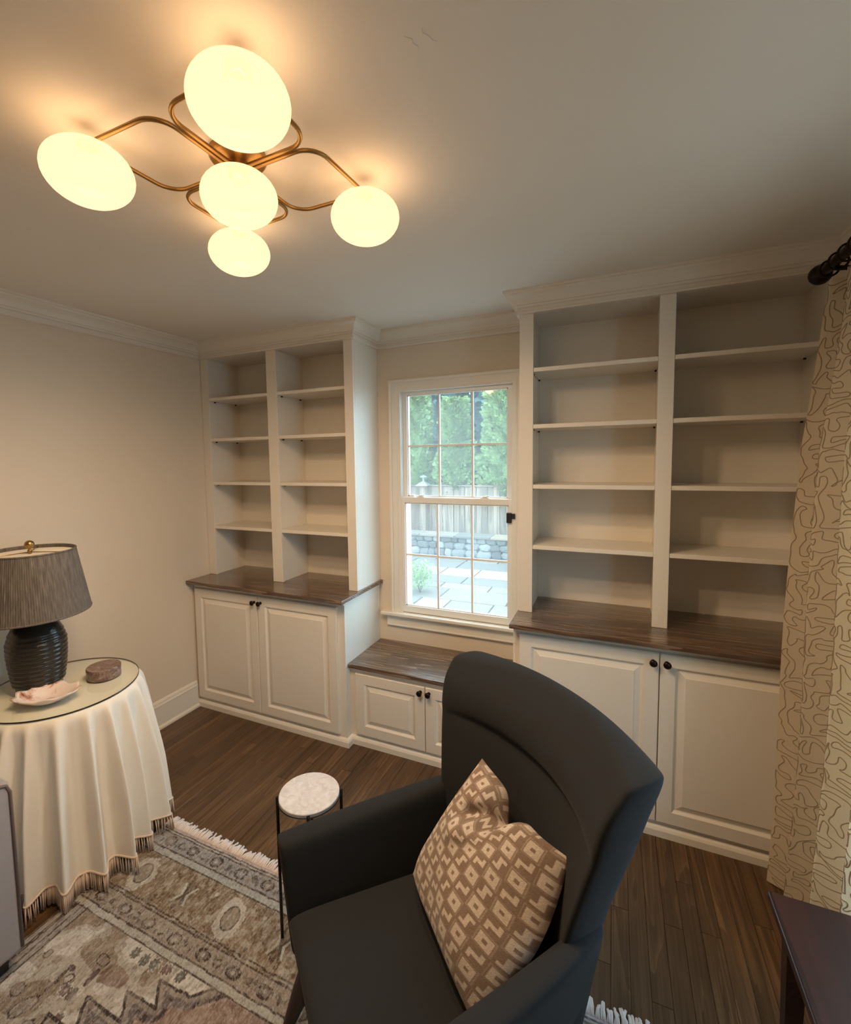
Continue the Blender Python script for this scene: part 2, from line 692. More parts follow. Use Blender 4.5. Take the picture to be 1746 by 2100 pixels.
# ---------------------------------------------------------------- the window over the bench
win = root('window_1', (1.69, 0, WZ0), kind='structure')
cas = []
for (a, b, sgn) in ((1.277, 1.353, 1), (2.036, 2.110, -1)):
    cas.append(bbox_(a, b, -0.016, 0.0, 0.682, 2.137, 0.003))
    xo = a if sgn > 0 else b
    cas.append(bbox_(xo, xo + sgn * 0.016, -0.026, -0.014, 0.682, 2.137, 0.004))
    xi = b if sgn > 0 else a
    cas.append(bbox_(xi - sgn * 0.014, xi, -0.012, 0.02, 0.682, 2.08, 0.003))
    cas.append(bbox_(xi - sgn * 0.03, xi - sgn * 0.024, -0.019, -0.013, 0.682, 2.1, 0.002))
obj('casing', join(*cas[0:4]), 'trim_paint', win)
obj('casing', join(*cas[4:8]), 'trim_paint', win)
obj('head_casing', join(bbox_(1.277, 2.110, -0.0165, 0, 2.076, 2.137, 0.003), bbox_(1.275, 2.112, -0.027, -0.014, 2.121, 2.138, 0.004),
                        bbox_(1.33, 2.06, -0.012, 0.02, 2.066, 2.08, 0.003)), 'trim_paint', win)
obj('jamb', join(box(WX0, WX0 + 0.006, 0.0, 0.055, WZ0, WZ1), box(WX1 - 0.006, WX1, 0.0, 0.055, WZ0, WZ1),
                 box(WX0, WX1, 0.0, 0.055, WZ1 - 0.006, WZ1), box(WX0, WX1, 0.0, 0.055, WZ0, WZ0 + 0.012)), 'window_white', win)
obj('outer_reveal', join(box(WX0, WX0 + 0.004, 0.055, 0.14, WZ0, WZ1), box(WX1 - 0.004, WX1, 0.055, 0.14, WZ0, WZ1),
                         box(WX0, WX1, 0.055, 0.14, WZ1 - 0.004, WZ1), box(WX0, WX1, 0.055, 0.15, WZ0, WZ0 + 0.008)), 'window_white', win)
obj('sill', bbox_(1.207, 2.119, -0.052, 0.004, 0.661, 0.683, 0.006, 3), 'trim_paint', win)
obj('apron', join(bbox_(1.24, 2.119, -0.018, 0, 0.588, 0.661, 0.003), bbox_(1.24, 2.119, -0.022, 0, 0.64, 0.661, 0.004),
                  bbox_(1.24, 2.119, -0.021, 0, 0.588, 0.598, 0.003)), 'trim_paint', win)


def sash(name, x0, x1, z0, z1, gx0, gx1, gz0, gz1, y0, y1, parent):
    fr_ = obj(name, join(bbox_(x0, gx0, y0, y1, z0, z1, 0.002), bbox_(gx1, x1, y0, y1, z0, z1, 0.002),
                         bbox_(gx0 - 0.001, gx1 + 0.001, y0, y1, z0, gz0, 0.002), bbox_(gx0 - 0.001, gx1 + 0.001, y0, y1, gz1, z1, 0.002),
                         box(gx0 - 0.001, gx0 + 0.006, y0 + 0.008, y1 - 0.004, gz0, gz1), box(gx1 - 0.006, gx1 + 0.001, y0 + 0.008, y1 - 0.004, gz0, gz1),
                         box(gx0, gx1, y0 + 0.008, y1 - 0.004, gz0 - 0.001, gz0 + 0.006), box(gx0, gx1, y0 + 0.008, y1 - 0.004, gz1 - 0.006, gz1 + 0.001)),
              'window_white', parent)
    yc = (y0 + y1) / 2
    w3 = (gx1 - gx0) / 3
    zm = (gz0 + gz1) / 2
    for k in (1, 2):
        obj('muntin', bbox_(gx0 + k * w3 - 0.006, gx0 + k * w3 + 0.006, yc - 0.008, yc + 0.008, gz0 + 0.002, gz1 - 0.002, 0.002), 'window_white', fr_)
    obj('muntin', bbox_(gx0 + 0.002, gx1 - 0.002, yc - 0.0075, yc + 0.0075, zm - 0.006, zm + 0.006, 0.002), 'window_white', fr_)
    for k in range(3):
        for a, b in ((gz0, zm), (zm, gz1)):
            x = gx0 + k * w3
            V = [(x, yc, a), (x + w3, yc, a), (x + w3, yc, b), (x, yc, b)]
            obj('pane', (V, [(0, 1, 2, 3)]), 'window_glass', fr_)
    return fr_


sash('upper_sash', WX0 + 0.006, WX1 - 0.006, 1.385, 2.072, 1.381, 2.005, 1.420, 2.046, 0.022, 0.050, win)
lo = sash('lower_sash', WX0 + 0.004, WX1 - 0.004, 0.687, 1.417, 1.372, 2.016, 0.728, 1.382, -0.012, 0.020, win)
for xx in (1.478, 1.878):
    obj('sash_lock', join(bbox_(xx - 0.024, xx + 0.024, -0.008, 0.016, 1.416, 1.423, 0.002), bbox_(xx - 0.012, xx + 0.016, -0.010, 0.008, 1.422, 1.431, 0.003),
                          tube([(xx, 0, 1.43), (xx + 0.028, -0.008, 1.431)], 0.004, 6)), 'window_white', win, smooth=True, flat_angle=40)
obj('vent_stop', bbox_(1.398, 1.430, 0.006, 0.022, 1.416, 1.432, 0.003), 'window_white', win)

sen = root('window_sensor', (2.03, -0.02, 1.284), 'small black two-piece alarm sensor stuck to the white window sash', 'sensor')
obj('transmitter', bbox_(2.008, 2.036, -0.030, -0.0115, 1.284, 1.342, 0.004), 'black_plastic', sen)
obj('magnet', bbox_(2.0365, 2.056, -0.028, -0.0115, 1.308, 1.338, 0.003), 'black_plastic', sen)

# the window on the right-hand wall, half hidden by the curtain
w2 = root('window_2', (W, (RY0 + RY1) / 2, RZ0), kind='structure')
obj('casing', join(bbox_(W - 0.018, W, RY1, RY1 + 0.075, RZ0 - 0.02, RZ1 + 0.06, 0.003), bbox_(W - 0.018, W, RY0 - 0.075, RY0, RZ0 - 0.02, RZ1 + 0.06, 0.003),
                   bbox_(W - 0.018, W, RY0, RY1, RZ1, RZ1 + 0.06, 0.003)), 'trim_paint', w2)
obj('sill', bbox_(W - 0.05, W + 0.01, RY0 - 0.09, RY1 + 0.09, RZ0 - 0.022, RZ0, 0.005), 'trim_paint', w2)
ym = (RY0 + RY1) / 2
for (a, b) in ((RY0, ym), (ym, RY1)):
    f2 = obj('sash', join(box(W + 0.03, W + 0.06, a, a + 0.04, RZ0, RZ1), box(W + 0.03, W + 0.06, b - 0.04, b, RZ0, RZ1),
                          box(W + 0.03, W + 0.06, a + 0.04, b - 0.04, RZ0, RZ0 + 0.045), box(W + 0.03, W + 0.06, a + 0.04, b - 0.04, RZ1 - 0.04, RZ1),
                          box(W + 0.03, W + 0.06, a + 0.04, b - 0.04, 1.26, 1.30)), 'window_white', w2)
    for q in (1, 2):
        yy = a + 0.04 + q * (b - a - 0.08) / 3
        obj('muntin', box(W + 0.037, W + 0.053, yy - 0.006, yy + 0.006, RZ0 + 0.045, RZ1 - 0.04), 'window_white', f2)
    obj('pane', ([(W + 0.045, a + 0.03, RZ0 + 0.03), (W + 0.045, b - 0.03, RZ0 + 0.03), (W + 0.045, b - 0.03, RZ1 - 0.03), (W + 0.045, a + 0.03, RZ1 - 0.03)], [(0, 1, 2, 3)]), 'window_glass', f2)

# ================================================================ BUILT-INS


def door(x0, x1, z0, z1, yf, knob_x, knob_z, parent):
    """overlay door, front face at y = yf: frame with a fielded panel, plus knob"""
    th = 0.02
    o = 0.06
    def ring(a, b, y):
        return [(x0 + a, y, z0 + b), (x1 - a, y, z0 + b), (x1 - a, y, z1 - b), (x0 + a, y, z1 - b)]
    rows = [ring(0, 0, yf + th), ring(0, 0, yf + 0.003), ring(0.003, 0.003, yf), ring(o - 0.004, o - 0.004, yf),
            ring(o, o, yf + 0.004), ring(o + 0.004, o + 0.004, yf + 0.009), ring(o + 0.008, o + 0.008, yf + 0.011)]
    V = [p for r in rows for p in r]
    F = []
    for k in range(len(rows) - 1):
        for i in range(4):
            j = (i + 1) % 4
            F.append((k * 4 + i, k * 4 + j, (k + 1) * 4 + j, (k + 1) * 4 + i))
    F.append((3, 2, 1, 0))
    d = obj('door', (V, F), 'trim_paint', parent)
    o2 = o + 0.006
    rows = [ring(o2, o2, yf + 0.0112), ring(o2 + 0.004, o2 + 0.004, yf + 0.0105), ring(o2 + 0.026, o2 + 0.026, yf + 0.003), ring(o2 + 0.028, o2 + 0.028, yf + 0.001)]
    V = [p for r in rows for p in r]
    F = []
    for k in range(3):
        for i in range(4):
            j = (i + 1) % 4
            F.append((k * 4 + i, k * 4 + j, (k + 1) * 4 + j, (k + 1) * 4 + i))
    F.append((12, 13, 14, 15))
    obj('raised_panel', (V, F), 'trim_paint', d)
    prof = [(0.0, 0.0), (0.009, 0.0), (0.009, 0.003), (0.006, 0.005), (0.0055, 0.014), (0.011, 0.018), (0.0155, 0.023), (0.0155, 0.027), (0.012, 0.031), (0.005, 0.0335), (0, 0.034)]
    kv, kf = lathe(prof, 0, 0, 14)
    kv = [(knob_x + a, yf - c, knob_z + b) for a, b, c in kv]
    obj('knob', (kv, kf), 'bronze_knob', d, smooth=True, flat_angle=50)
    return d


def base_unit(x0, x1, yf, ztop, doors, label, zone, name='base_cabinet', cat='cabinet'):
    r = root(name, ((x0 + x1) / 2, yf / 2, 0), label, cat, 'built-in cabinets on the window wall')
    obj('body', join(bbox_(x0, x1, yf, -0.001, 0.001, ztop - 0.0005, 0.002), bbox_(x0 + 0.001, x1 - 0.001, yf - 0.008, yf + 0.01, ztop - 0.024, ztop - 0.001, 0.002)), 'trim_paint', r)
    for (a, b, z0, z1, kx, kz) in doors:
        door(a, b, z0, z1, yf - 0.02, kx, kz, r)
    return r


base_unit(0.002, BX1, -DE, HC - 0.022, [(0.025, 0.560, 0.070, 0.820, 0.540, 0.782), (0.564, 1.136, 0.070, 0.820, 0.590, 0.782)],
          'tall white two-door base cabinet in the corner beside the lamp wall', 'l')
base_unit(BX1, BX2, -0.39, HS - 0.024, [(1.222, 1.651, 0.068, 0.430, 1.629, 0.401), (1.655, 2.086, 0.068, 0.430, 1.678, 0.401)],
          'low white two-door cabinet of the window bench', 's', 'bench_cabinet')
base_unit(BX2, W - 0.002, -DE, HC - 0.022, [(2.160, 2.744, 0.070, 0.820, 2.721, 0.781), (2.748, 3.325, 0.070, 0.820, 2.772, 0.781)],
          'tall white two-door base cabinet behind the armchair and curtain', 'r')


def top(name, x0, x1, y0, z0, z1, label, cat):
    o = obj(name, bbox_(x0, x1, y0, -0.001, z0, z1, 0.004, 3), 'counter_oak')
    return tag(o, label, cat, 'dark oak tops of the built-ins')


top('countertop', 0.002, 1.2051, -DC, HC - 0.022, HC, 'dark oak countertop under the bookcase in the room corner', 'countertop')
top('bench_worktop', BX1 + 0.0005, BX2 - 0.0005, -DS, HS - 0.024, HS, 'oak bench top under the window sill', 'worktop')
top('countertop', 2.1207, W - 0.002, -DC, HC - 0.022, HC, 'dark oak countertop running behind the curtain', 'countertop')


SHELF = (2.083, 1.812, 1.518, 1.217)


def bookcase(xs, x0, x1, label, left_wall, right_wall):
    """xs: three (stile left, stile right)"""
    r = root('bookcase', ((x0 + x1) / 2, -DB / 2, HC), label, 'bookcase', 'built-in bookcases on the window wall')
    zt = 2.340
    for (a, b) in xs:
        obj('stile', bbox_(a, b, -DB, -DB + 0.02, HC + 0.0003, zt + 0.01, 0.0012, 1), 'trim_paint', r)
    obj('top_rail', box(x0 + 0.0005, x1 - 0.0005, -DB + 0.0004, -DB + 0.0196, zt, H - 0.0005), 'trim_paint', r)
    ty = -DB + 0.02
    obj('side_panel', box(x0, xs[0][1] - 0.012, ty, -0.012, HC + 0.0003, H - 0.001), 'trim_paint', r)
    obj('divider', box(xs[1][0] + 0.012, xs[1][1] - 0.012, ty, -0.012, HC + 0.0003, zt), 'trim_paint', r)
    obj('side_panel', box(xs[2][0] + 0.012, x1, ty, -0.012, HC + 0.0003, H - 0.001), 'trim_paint', r)
    obj('back_panel', box(x0, x1, -0.012, -0.001, HC + 0.0003, H - 0.001), 'trim_paint', r)
    obj('top_panel', box(xs[0][1] - 0.012, xs[2][0] + 0.012, ty, -0.012, zt, zt + 0.02), 'trim_paint', r)
    for (a, b) in ((xs[0][1] - 0.012, xs[1][0] + 0.012), (xs[1][1] - 0.012, xs[2][0] + 0.012)):
        for s in SHELF:
            sh = obj('shelf', bbox_(a + 0.001, b - 0.001, -DB + 0.021, -0.0125, s - 0.02, s, 0.0015, 1), 'trim_paint', r)
            # nosing between the stiles
            obj('nosing', bbox_(a + 0.0125, b - 0.0125, -DB + 0.004, -DB + 0.0215, s - 0.02, s, 0.0015, 1), 'trim_paint', sh)
            for px in (a + 0.005, b - 0.005):
                for py in (-DB + 0.06, -0.05):
                    obj('shelf_pin', box(px - 0.004, px + 0.004, py - 0.005, py + 0.005, s - 0.0275, s - 0.0202), 'bronze_knob', sh)
    return r


bookcase([(0.002, 0.0673), (0.5632, 0.6405), (1.130, XL)], 0.002, XL, 'white two-bay bookcase of empty shelves in the room corner', True, False)
bookcase([(XR, 2.194), (2.7236, 2.7853), (3.290, W - 0.002)], XR, W - 0.002, 'white two-bay bookcase of empty shelves beside the curtain', False, True)

# ================================================================ CEILING LIGHT
LX, LY = 1.6625, -1.6675
LZ = 2.334
LROT = -0.022
cl = root('ceiling_light', (LX, LY, H), 'brass ceiling light with five glowing opal glass globes on looped arms', 'ceiling light', rotz=LROT, local=True)
za = 2.400 - H                                  # arm height in the fixture's own space
obj('canopy', lathe([(0, 0), (0.071, 0), (0.071, -0.012), (0.066, -0.018), (0.03, -0.022), (0, -0.022)], seg=40), 'brass', cl, smooth=True, flat_angle=40)
obj('hub', lathe([(0, -0.02), (0.026, -0.02), (0.026, -0.058), (0.02, -0.064), (0, -0.064)], seg=24), 'brass', cl, smooth=True, flat_angle=40)
sg = 0.237
for k in range(4):
    # a loop: out along one axis, round the corner, to the globe, and back along the next axis
    a0 = PI / 2 * k
    e1 = Vector((math.cos(a0), math.sin(a0), 0)); e2 = Vector((-math.sin(a0), math.cos(a0), 0))
    def P2(a, b):
        return tuple(e1 * a + e2 * b + Vector((0, 0, za)))
    half = [(0.012, 0.007), (0.175, 0.007)]
    rad = 0.058
    for q in range(1, 9):
        t_ = q / 8 * PI / 2
        half.append((0.175 + rad * math.sin(t_), 0.007 + rad * (1 - math.cos(t_))))
    half.append((sg, sg - 0.03))
    half.append((sg, sg))
    pts = [P2(a, b) for a, b in half] + [P2(b, a) for a, b in reversed(half[:-1])]
    obj('arm', tube(pts, 0.0052, 8), 'brass', cl, smooth=True)
SH_A, SH_B = 0.0964, 0.0672
for (i, j) in ((1, 1), (1, -1), (-1, -1), (-1, 1), (0, 0)):
    cx, cy = i * sg, j * sg
    prof = []
    for q in range(21):
        a = -PI / 2 + PI * q / 20
        prof.append((max(SH_A * math.cos(a), 0) if 0 < q < 20 else 0.0, LZ - H + SH_B * math.sin(a)))
    s_ = obj('globe', lathe(prof, cx, cy, 40), 'opal_glass', cl, smooth=True)
    obj('globe_cap', lathe([(0, LZ - H + SH_B - 0.004), (0.026, LZ - H + SH_B - 0.006), (0.024, LZ - H + SH_B + 0.004), (0.010, LZ - H + SH_B + 0.008), (0, LZ - H + SH_B + 0.008)], cx, cy, 24), 'brass', s_, smooth=True, flat_angle=40)
    ld = bpy.data.lights.new('bulb', 'SPOT')      # bulb hanging cap-up: its light leaves downwards and sideways
    ld.spot_size = PI
    ld.spot_blend = 0.85
    ld.energy = BULB_W
    ld.color = BULB_COL
    ld.shadow_soft_size = 0.04
    lo_ = bpy.data.objects.new('bulb', ld)
    col.objects.link(lo_)
    lo_.parent = s_
    lo_.location = (cx, cy, LZ - H - 0.008)

# ================================================================ RUG
RX0, RX1, RYB, RYN = 0.72, 3.0, -1.275, -3.6


def vnoise(x, y, s, seed=0):
    """cheap value noise on arrays"""
    x = x * s + seed * 17.3
    y = y * s + seed * 9.1
    xi, yi = np.floor(x), np.floor(y)
    xf, yf = x - xi, y - yi
    xf = xf * xf * (3 - 2 * xf); yf = yf * yf * (3 - 2 * yf)
    def hsh(a, b):
        h = np.sin(a * 127.1 + b * 311.7 + seed * 74.7) * 43758.5453
        return h - np.floor(h)
    return (hsh(xi, yi) * (1 - xf) + hsh(xi + 1, yi) * xf) * (1 - yf) + (hsh(xi, yi + 1) * (1 - xf) + hsh(xi + 1, yi + 1) * xf) * yf


def lin(r, g, b):
    return np.array(srgb(r, g, b)[:3])


def rug_colours(u, w):
    """u from the left edge, w from the fringed end, metres"""
    n1 = vnoise(u, w, 60, 1); n2 = vnoise(u, w, 150, 2); n3 = vnoise(u, w, 18, 3); n4 = vnoise(u, w, 35, 4)
    C_ = np.zeros(u.shape + (3,))
    C_[:] = lin(150, 134, 118)
    def put(mask, c, a=1.0):
        m = (np.asarray(mask).astype(float) * a)[..., None]
        C_[:] = C_ * (1 - m) + c * m
    dark, line = lin(74, 66, 62), lin(88, 80, 76)
    pale, taupe, brown = lin(178, 170, 158), lin(150, 138, 124), lin(134, 116, 98)
    cream, pink = lin(206, 196, 182), lin(160, 136, 124)
    uj = u + 0.004 * (n1 - .5); wj = w + 0.005 * (n4 - .5)
    # ---- end bands
    put(w < 0.016, lin(190, 170, 166))
    put((w >= 0.016) & (w < 0.03), pale)
    put((w >= 0.03) & (w < 0.095), lin(150, 144, 138))
    def motifs(wc, hh, per, off, seed):
        k = np.floor((u - off) / per)
        uc = (k + 0.5) * per + off
        d = np.abs(uj - uc); e = np.abs(wj - wc)
        ph = np.sin(k * 12.9 + seed) * 0.5 + 0.5
        rr = np.hypot(d / (per * 0.22), e / (hh * 0.42))
        ring = (rr < 1.0) & (rr > 0.62)
        blob = (rr < 0.75) & (n1 > 0.42)
        put(ring & (n2 > 0.25), dark, 0.85)
        put(blob, lin(112, 100, 94), 0.6)
        put((rr < 0.3), pale, 0.7)
        # small fillers between
        d2 = np.abs(np.abs(uj - uc) - per * 0.5)
        r2 = np.hypot(d2 / (per * 0.12), e / (hh * 0.3))
        put((r2 < 1) & (n1 > 0.45), dark, 0.7)
        r3 = np.hypot((np.abs(uj - uc) - per * 0.33) / (per * 0.05), (wj - wc - hh * 0.2 * np.sign(ph - .5)) / (hh * 0.18))
        put(r3 < 1, lin(104, 96, 92), 0.7)
    motifs(0.063, 0.058, 0.133, 0.043, 1.0)
    put((w >= 0.10) & (w < 0.128), lin(168, 164, 154))
    for a in (0.018, 0.030, 0.097, 0.129):
        put(np.abs(wj - a) < 0.0034, line, 0.9)
    # ---- wide mottled border with ovals
    b1 = (w >= 0.131) & (w < 0.312)
    put(b1, brown)
    put(b1 & (n3 > 0.5), lin(146, 128, 110), 0.7)
    put(b1 & (n1 * 0.6 + n4 * 0.4 > 0.6), lin(172, 160, 142), 0.65)
    put(b1 & (n2 * 0.4 + n1 * 0.6 < 0.3), lin(104, 92, 80), 0.6)
    per = 0.46
    k = np.round((u - 0.144) / per)
    du = uj - (0.144 + k * per); dw = wj - 0.218
    ca, sa = math.cos(0.35), math.sin(0.35)
    ru, rw = du * ca - dw * sa, du * sa + dw * ca
    rr = np.hypot(ru / 0.030, rw / 0.042)
    halo = rr + 0.5 * (n1 - 0.5) + 0.35 * (n2 - .5)
    put(b1 & (halo < 1.75), lin(196, 184, 168), 0.8)
    put(b1 & (rr < 1.12), line, 0.9)
    put(b1 & (rr < 0.95), lin(150, 136, 120))
    put(b1 & (rr < 0.35) & (n1 > .5), lin(190, 178, 162), 0.6)
    # branch motif half-way
    du2 = np.abs(uj - (0.374 + np.round((u - 0.374) / per) * per))
    br = (np.abs(du2 - np.abs(dw) * 0.45) < 0.006) & (np.abs(dw) < 0.045)
    put(b1 & br, lin(98, 92, 84), 0.8)
    put(b1 & (np.abs(du2 - np.abs(dw) * 0.45 - 0.012) < 0.005) & (np.abs(dw) < 0.04), lin(196, 190, 174), 0.8)
    put(b1 & (np.hypot(du2 / 0.012, (dw - 0.05) / 0.01) < 1), dark, 0.7)
    put(b1 & (np.hypot((du2 - 0.1) / 0.008, (dw - 0.06) / 0.008) < 1), dark, 0.5)
    put(b1 & (np.hypot((du2 - 0.115) / 0.008, (dw + 0.05) / 0.008) < 1), lin(196, 184, 168), 0.8)
    # ---- second narrow band
    put((w >= 0.312) & (w < 0.385), lin(154, 140, 126))
    motifs(0.350, 0.050, 0.132, 0.02, 2.3)
    put((w >= 0.383) & (w < 0.408), lin(176, 168, 154))
    for a in (0.300, 0.313, 0.381, 0.408):
        put(np.abs(wj - a) < 0.0032, line, 0.9)
    # ---- inner field
    f_ = w >= 0.410
    put(f_, lin(176, 164, 148))
    stain = vnoise(u + 0.35 * w, w * 1.2, 9, 7) * 0.65 + n3 * 0.35
    put(f_ & (stain > 0.52), lin(136, 120, 104), 0.85)
    put(f_ & (stain < 0.42), cream, 0.8)
    put(f_ & (n1 > 0.75), lin(150, 136, 122), 0.5)
    # rosettes
    for uc, wc, c in ((.400, .436, 0), (.448, .438, 0), (.490, .434, 0), (.542, .430, 1), (.60, .426, 0), (.30, .60, 1), (.62, .50, 1), (.47, .60, 0), (.36, .66, 1)):
        ang = np.arctan2(wj - wc, uj - uc)
        rr = np.hypot(uj - uc, wj - wc) / (0.017 * (1 + 0.16 * np.cos(ang * 8)))
        put(f_ & (rr < 1.25), cream, 0.7)
        put(f_ & (rr < 1.0), dark, 0.8)
        put(f_ & (rr < 0.8), lin(122, 120, 108) if c == 0 else lin(132, 112, 106))
        put(f_ & (rr < 0.25), lin(170, 160, 146))
    # little square, stick, lozenges
    def loz(uc, wc, a, b, rot, cin):
        c1, s1 = math.cos(rot), math.sin(rot)
        x = (uj - uc) * c1 + (wj - wc) * s1; y = -(uj - uc) * s1 + (wj - wc) * c1
        d = np.maximum(np.maximum(np.abs(x) / a, np.abs(y) / b), (np.abs(x) / a + np.abs(y) / b) / 1.5)
        put(f_ & (d < 1), dark, 0.85)
        put(f_ & (np.maximum(np.abs(x) + 0.004 - a, np.abs(y) + 0.004 - b) < 0) & (d < 0.82), cin)
    loz(.322, .496, .026, .017, 0.2, lin(140, 124, 110))
    loz(.245, .60, .006, .05, 0.0, lin(120, 104, 100))
    loz(.250, .552, .014, .008, 0.0, lin(112, 96, 92))
    loz(.275, .575, .013, .016, 0.2, lin(176, 164, 150))
    loz(.23, .68, .022, .038, 0.5, lin(150, 138, 126))
    loz(.29, .72, .020, .036, 0.5, lin(160, 142, 132))
    loz(.16, .66, .022, .020, 0.3, lin(144, 130, 118))
    loz(.13, .56, .012, .014, 0.1, lin(160, 148, 134))
    loz(.34, .545, .010, .026, -0.1, lin(112, 96, 92))
    loz(.33, .60, .012, .018, -0.1, lin(122, 110, 104))
    loz(.20, .76, .03, .02, .2, lin(140, 120, 112))
    # pinkish flower
    rr = np.hypot((uj - .40) / 0.05, (wj - .515) / 0.032) + 0.5 * (n4 - .5)
    put(f_ & (rr < 1), lin(128, 106, 94), 0.75)
    put(f_ & (rr < 0.35), lin(162, 140, 124), 0.8)
    # zig-zag medallion
    zig = [(.86, .30), (.746, .392), (.673, .455), (.548, .459), (.606, .520), (.482, .522), (.54, .585), (.384, .585), (.44, .66), (.32, .66), (.36, .74), (.24, .76), (.24, 3)]
    zu = np.array([p[0] for p in zig]); zw = np.array([p[1] for p in zig])
    poly = zig + [(3.0, 3.0), (3.0, .30)]
    inside = np.zeros(u.shape, bool)
    dist = np.full(u.shape, 9.0)
    for q in range(len(poly)):
        ax, ay = poly[q]; bx, by = poly[(q + 1) % len(poly)]
        if ay != by:
            cond = ((ay > w) != (by > w)) & (u < (bx - ax) * (w - ay) / (by - ay) + ax)
            inside ^= cond
        if q < len(zig) - 1:
            L2 = (bx - ax) ** 2 + (by - ay) ** 2
            t_ = np.clip(((uj - ax) * (bx - ax) + (wj - ay) * (by - ay)) / L2, 0, 1)
            dist = np.minimum(dist, np.hypot(uj - ax - t_ * (bx - ax), wj - ay - t_ * (by - ay)))
    md = f_ & inside
    put(md, lin(150, 128, 116))
    put(md & (n3 > 0.55), lin(136, 116, 104), 0.6)
    put(md & (n1 > 0.7), lin(176, 156, 142), 0.5)
    put(md & (dist < 0.036), lin(122, 112, 108))
    put(md & (np.abs(dist - 0.030) < 0.007) & (n1 > 0.45), lin(84, 76, 74), 0.8)
    put(md & (dist < 0.017), lin(148, 136, 124))
    put(f_ & (dist < 0.0045), dark, 0.9)
    # ---- long-side border lines
    sb = (u < 0.09) & (w > 0.41)
    put(sb, lin(160, 148, 136))
    put(sb & (n1 > 0.6), lin(140, 126, 116), 0.6)
    for a in (0.004, 0.028, 0.036, 0.062, 0.088):
        put((w > 0.40) & (np.abs(uj - a) < 0.0032), line, 0.9)
    # pile streaks and single-knot speckle
    stk = vnoise(u * 1.0, w * 0.22, 260, 21)
    put(stk > 0.68, lin(206, 196, 182), 0.22)
    put(stk < 0.30, lin(84, 74, 66), 0.24)
    kn = vnoise(u, w, 330, 22)
    put(kn > 0.74, lin(196, 186, 172), 0.25)
    put(kn < 0.24, lin(70, 62, 56), 0.28)
    # wear
    C_[:] = np.clip((C_ - 0.24) * 1.35 + 0.24, 0.02, 1)
    C_ *= np.array([0.98, 1.09, 1.27])
    C_ *= (0.86 + 0.24 * n2 + 0.12 * (n3 - 0.5))[..., None]
    put((vnoise(u, w, 26, 11) > 0.72), lin(182, 168, 154), 0.25)
    return np.clip(C_, 0, 1)


def colour_mesh(name, V, F, C_, mat, parent=None, smooth=True):
    o = obj(name, (V, F), mat, parent, smooth=smooth)
    me = o.data
    ca = me.color_attributes.new('pattern', 'FLOAT_COLOR', 'POINT')
    arr = np.ones((len(V), 4), dtype=np.float32)
    arr[:, :3] = C_
    ca.data.foreach_set('color', arr.ravel())
    return o


rug = root('rug', ((RX0 + RX1) / 2, (RYB + RYN) / 2, 0), 'faded taupe patterned wool rug with pale fringed end under the armchair', 'rug')
us = np.concatenate([np.arange(0, 1.3, 0.003), np.arange(1.3, RX1 - RX0 + 0.001, 0.008)])
ws = np.concatenate([np.arange(0, 0.95, 0.003), np.arange(0.95, RYB - RYN, 0.02)])
UU, WW = np.meshgrid(us, ws)
CC = rug_colours(UU, WW)
ZZ = 0.0095 + 0.0006 * vnoise(UU, WW, 90, 5) + 0.0012 * vnoise(UU, WW, 5, 6)
nu, nv = len(us), len(ws)
V = np.stack([RX0 + UU, RYB - WW, ZZ], -1).reshape(-1, 3).tolist()
F = [(j * nu + i, (j + 1) * nu + i, (j + 1) * nu + i + 1, j * nu + i + 1) for j in range(nv - 1) for i in range(nu - 1)]
# rim down to the floor
ring = [i for i in range(nu)] + [j * nu + nu - 1 for j in range(1, nv)] + [(nv - 1) * nu + i for i in range(nu - 2, -1, -1)] + [j * nu for j in range(nv - 2, 0, -1)]
n0 = len(V)
for i in ring:
    V.append([V[i][0], V[i][1], 0.0005])
m = len(ring)
for q in range(m):
    F.append((ring[q], ring[(q + 1) % m], n0 + (q + 1) % m, n0 + q))
cfull = np.concatenate([CC.reshape(-1, 3), CC.reshape(-1, 3)[ring]])
colour_mesh('pile', V, F, cfull, 'rug_pile', rug)
tufts = []
x = RX0 + 0.004
while x < RX1:
    L = random.uniform(0.030, 0.052)
    a = random.uniform(-0.012, 0.012)
    z1 = random.uniform(0.006, 0.015)
    tufts.append(tube([(x, RYB - 0.006, 0.010), (x + a * 0.4, RYB + L * 0.5, z1), (x + a, RYB + L, 0.0055)], [0.0035, 0.0046, 0.0042], 5))
    x += random.uniform(0.0045, 0.0075)
obj('fringe', join(*tufts), 'rug_fringe', rug, smooth=True, kind='stuff')

# ================================================================ SKIRTED TABLE, LAMP AND ORNAMENTS
TX, TY, TZ, TR = 0.432, -1.506, 0.705, 0.280
tb = root('skirted_table', (TX, TY, 0), 'small round table under an ivory floor-length skirt with tassel fringe', 'table')
NF = 22
rng = random.Random(5)
fold_phase = [rng.uniform(-0.35, 0.35) for _ in range(NF)]
fold_amp = [rng.uniform(0.7, 1.25) for _ in range(NF)]


def fold(th):
    x = (th / (2 * PI) * NF) % NF
    k = int(x)
    f = x - k
    # irregular spacing
    a0 = fold_phase[k]; a1 = fold_phase[(k + 1) % NF]
    ph = f + (a0 * (1 - f) + a1 * f) * 0.35
    am = fold_amp[k] * (1 - f) + fold_amp[(k + 1) % NF] * f
    s = 0.5 + 0.5 * math.cos(2 * PI * ph)
    return am * (s ** 2.2), k


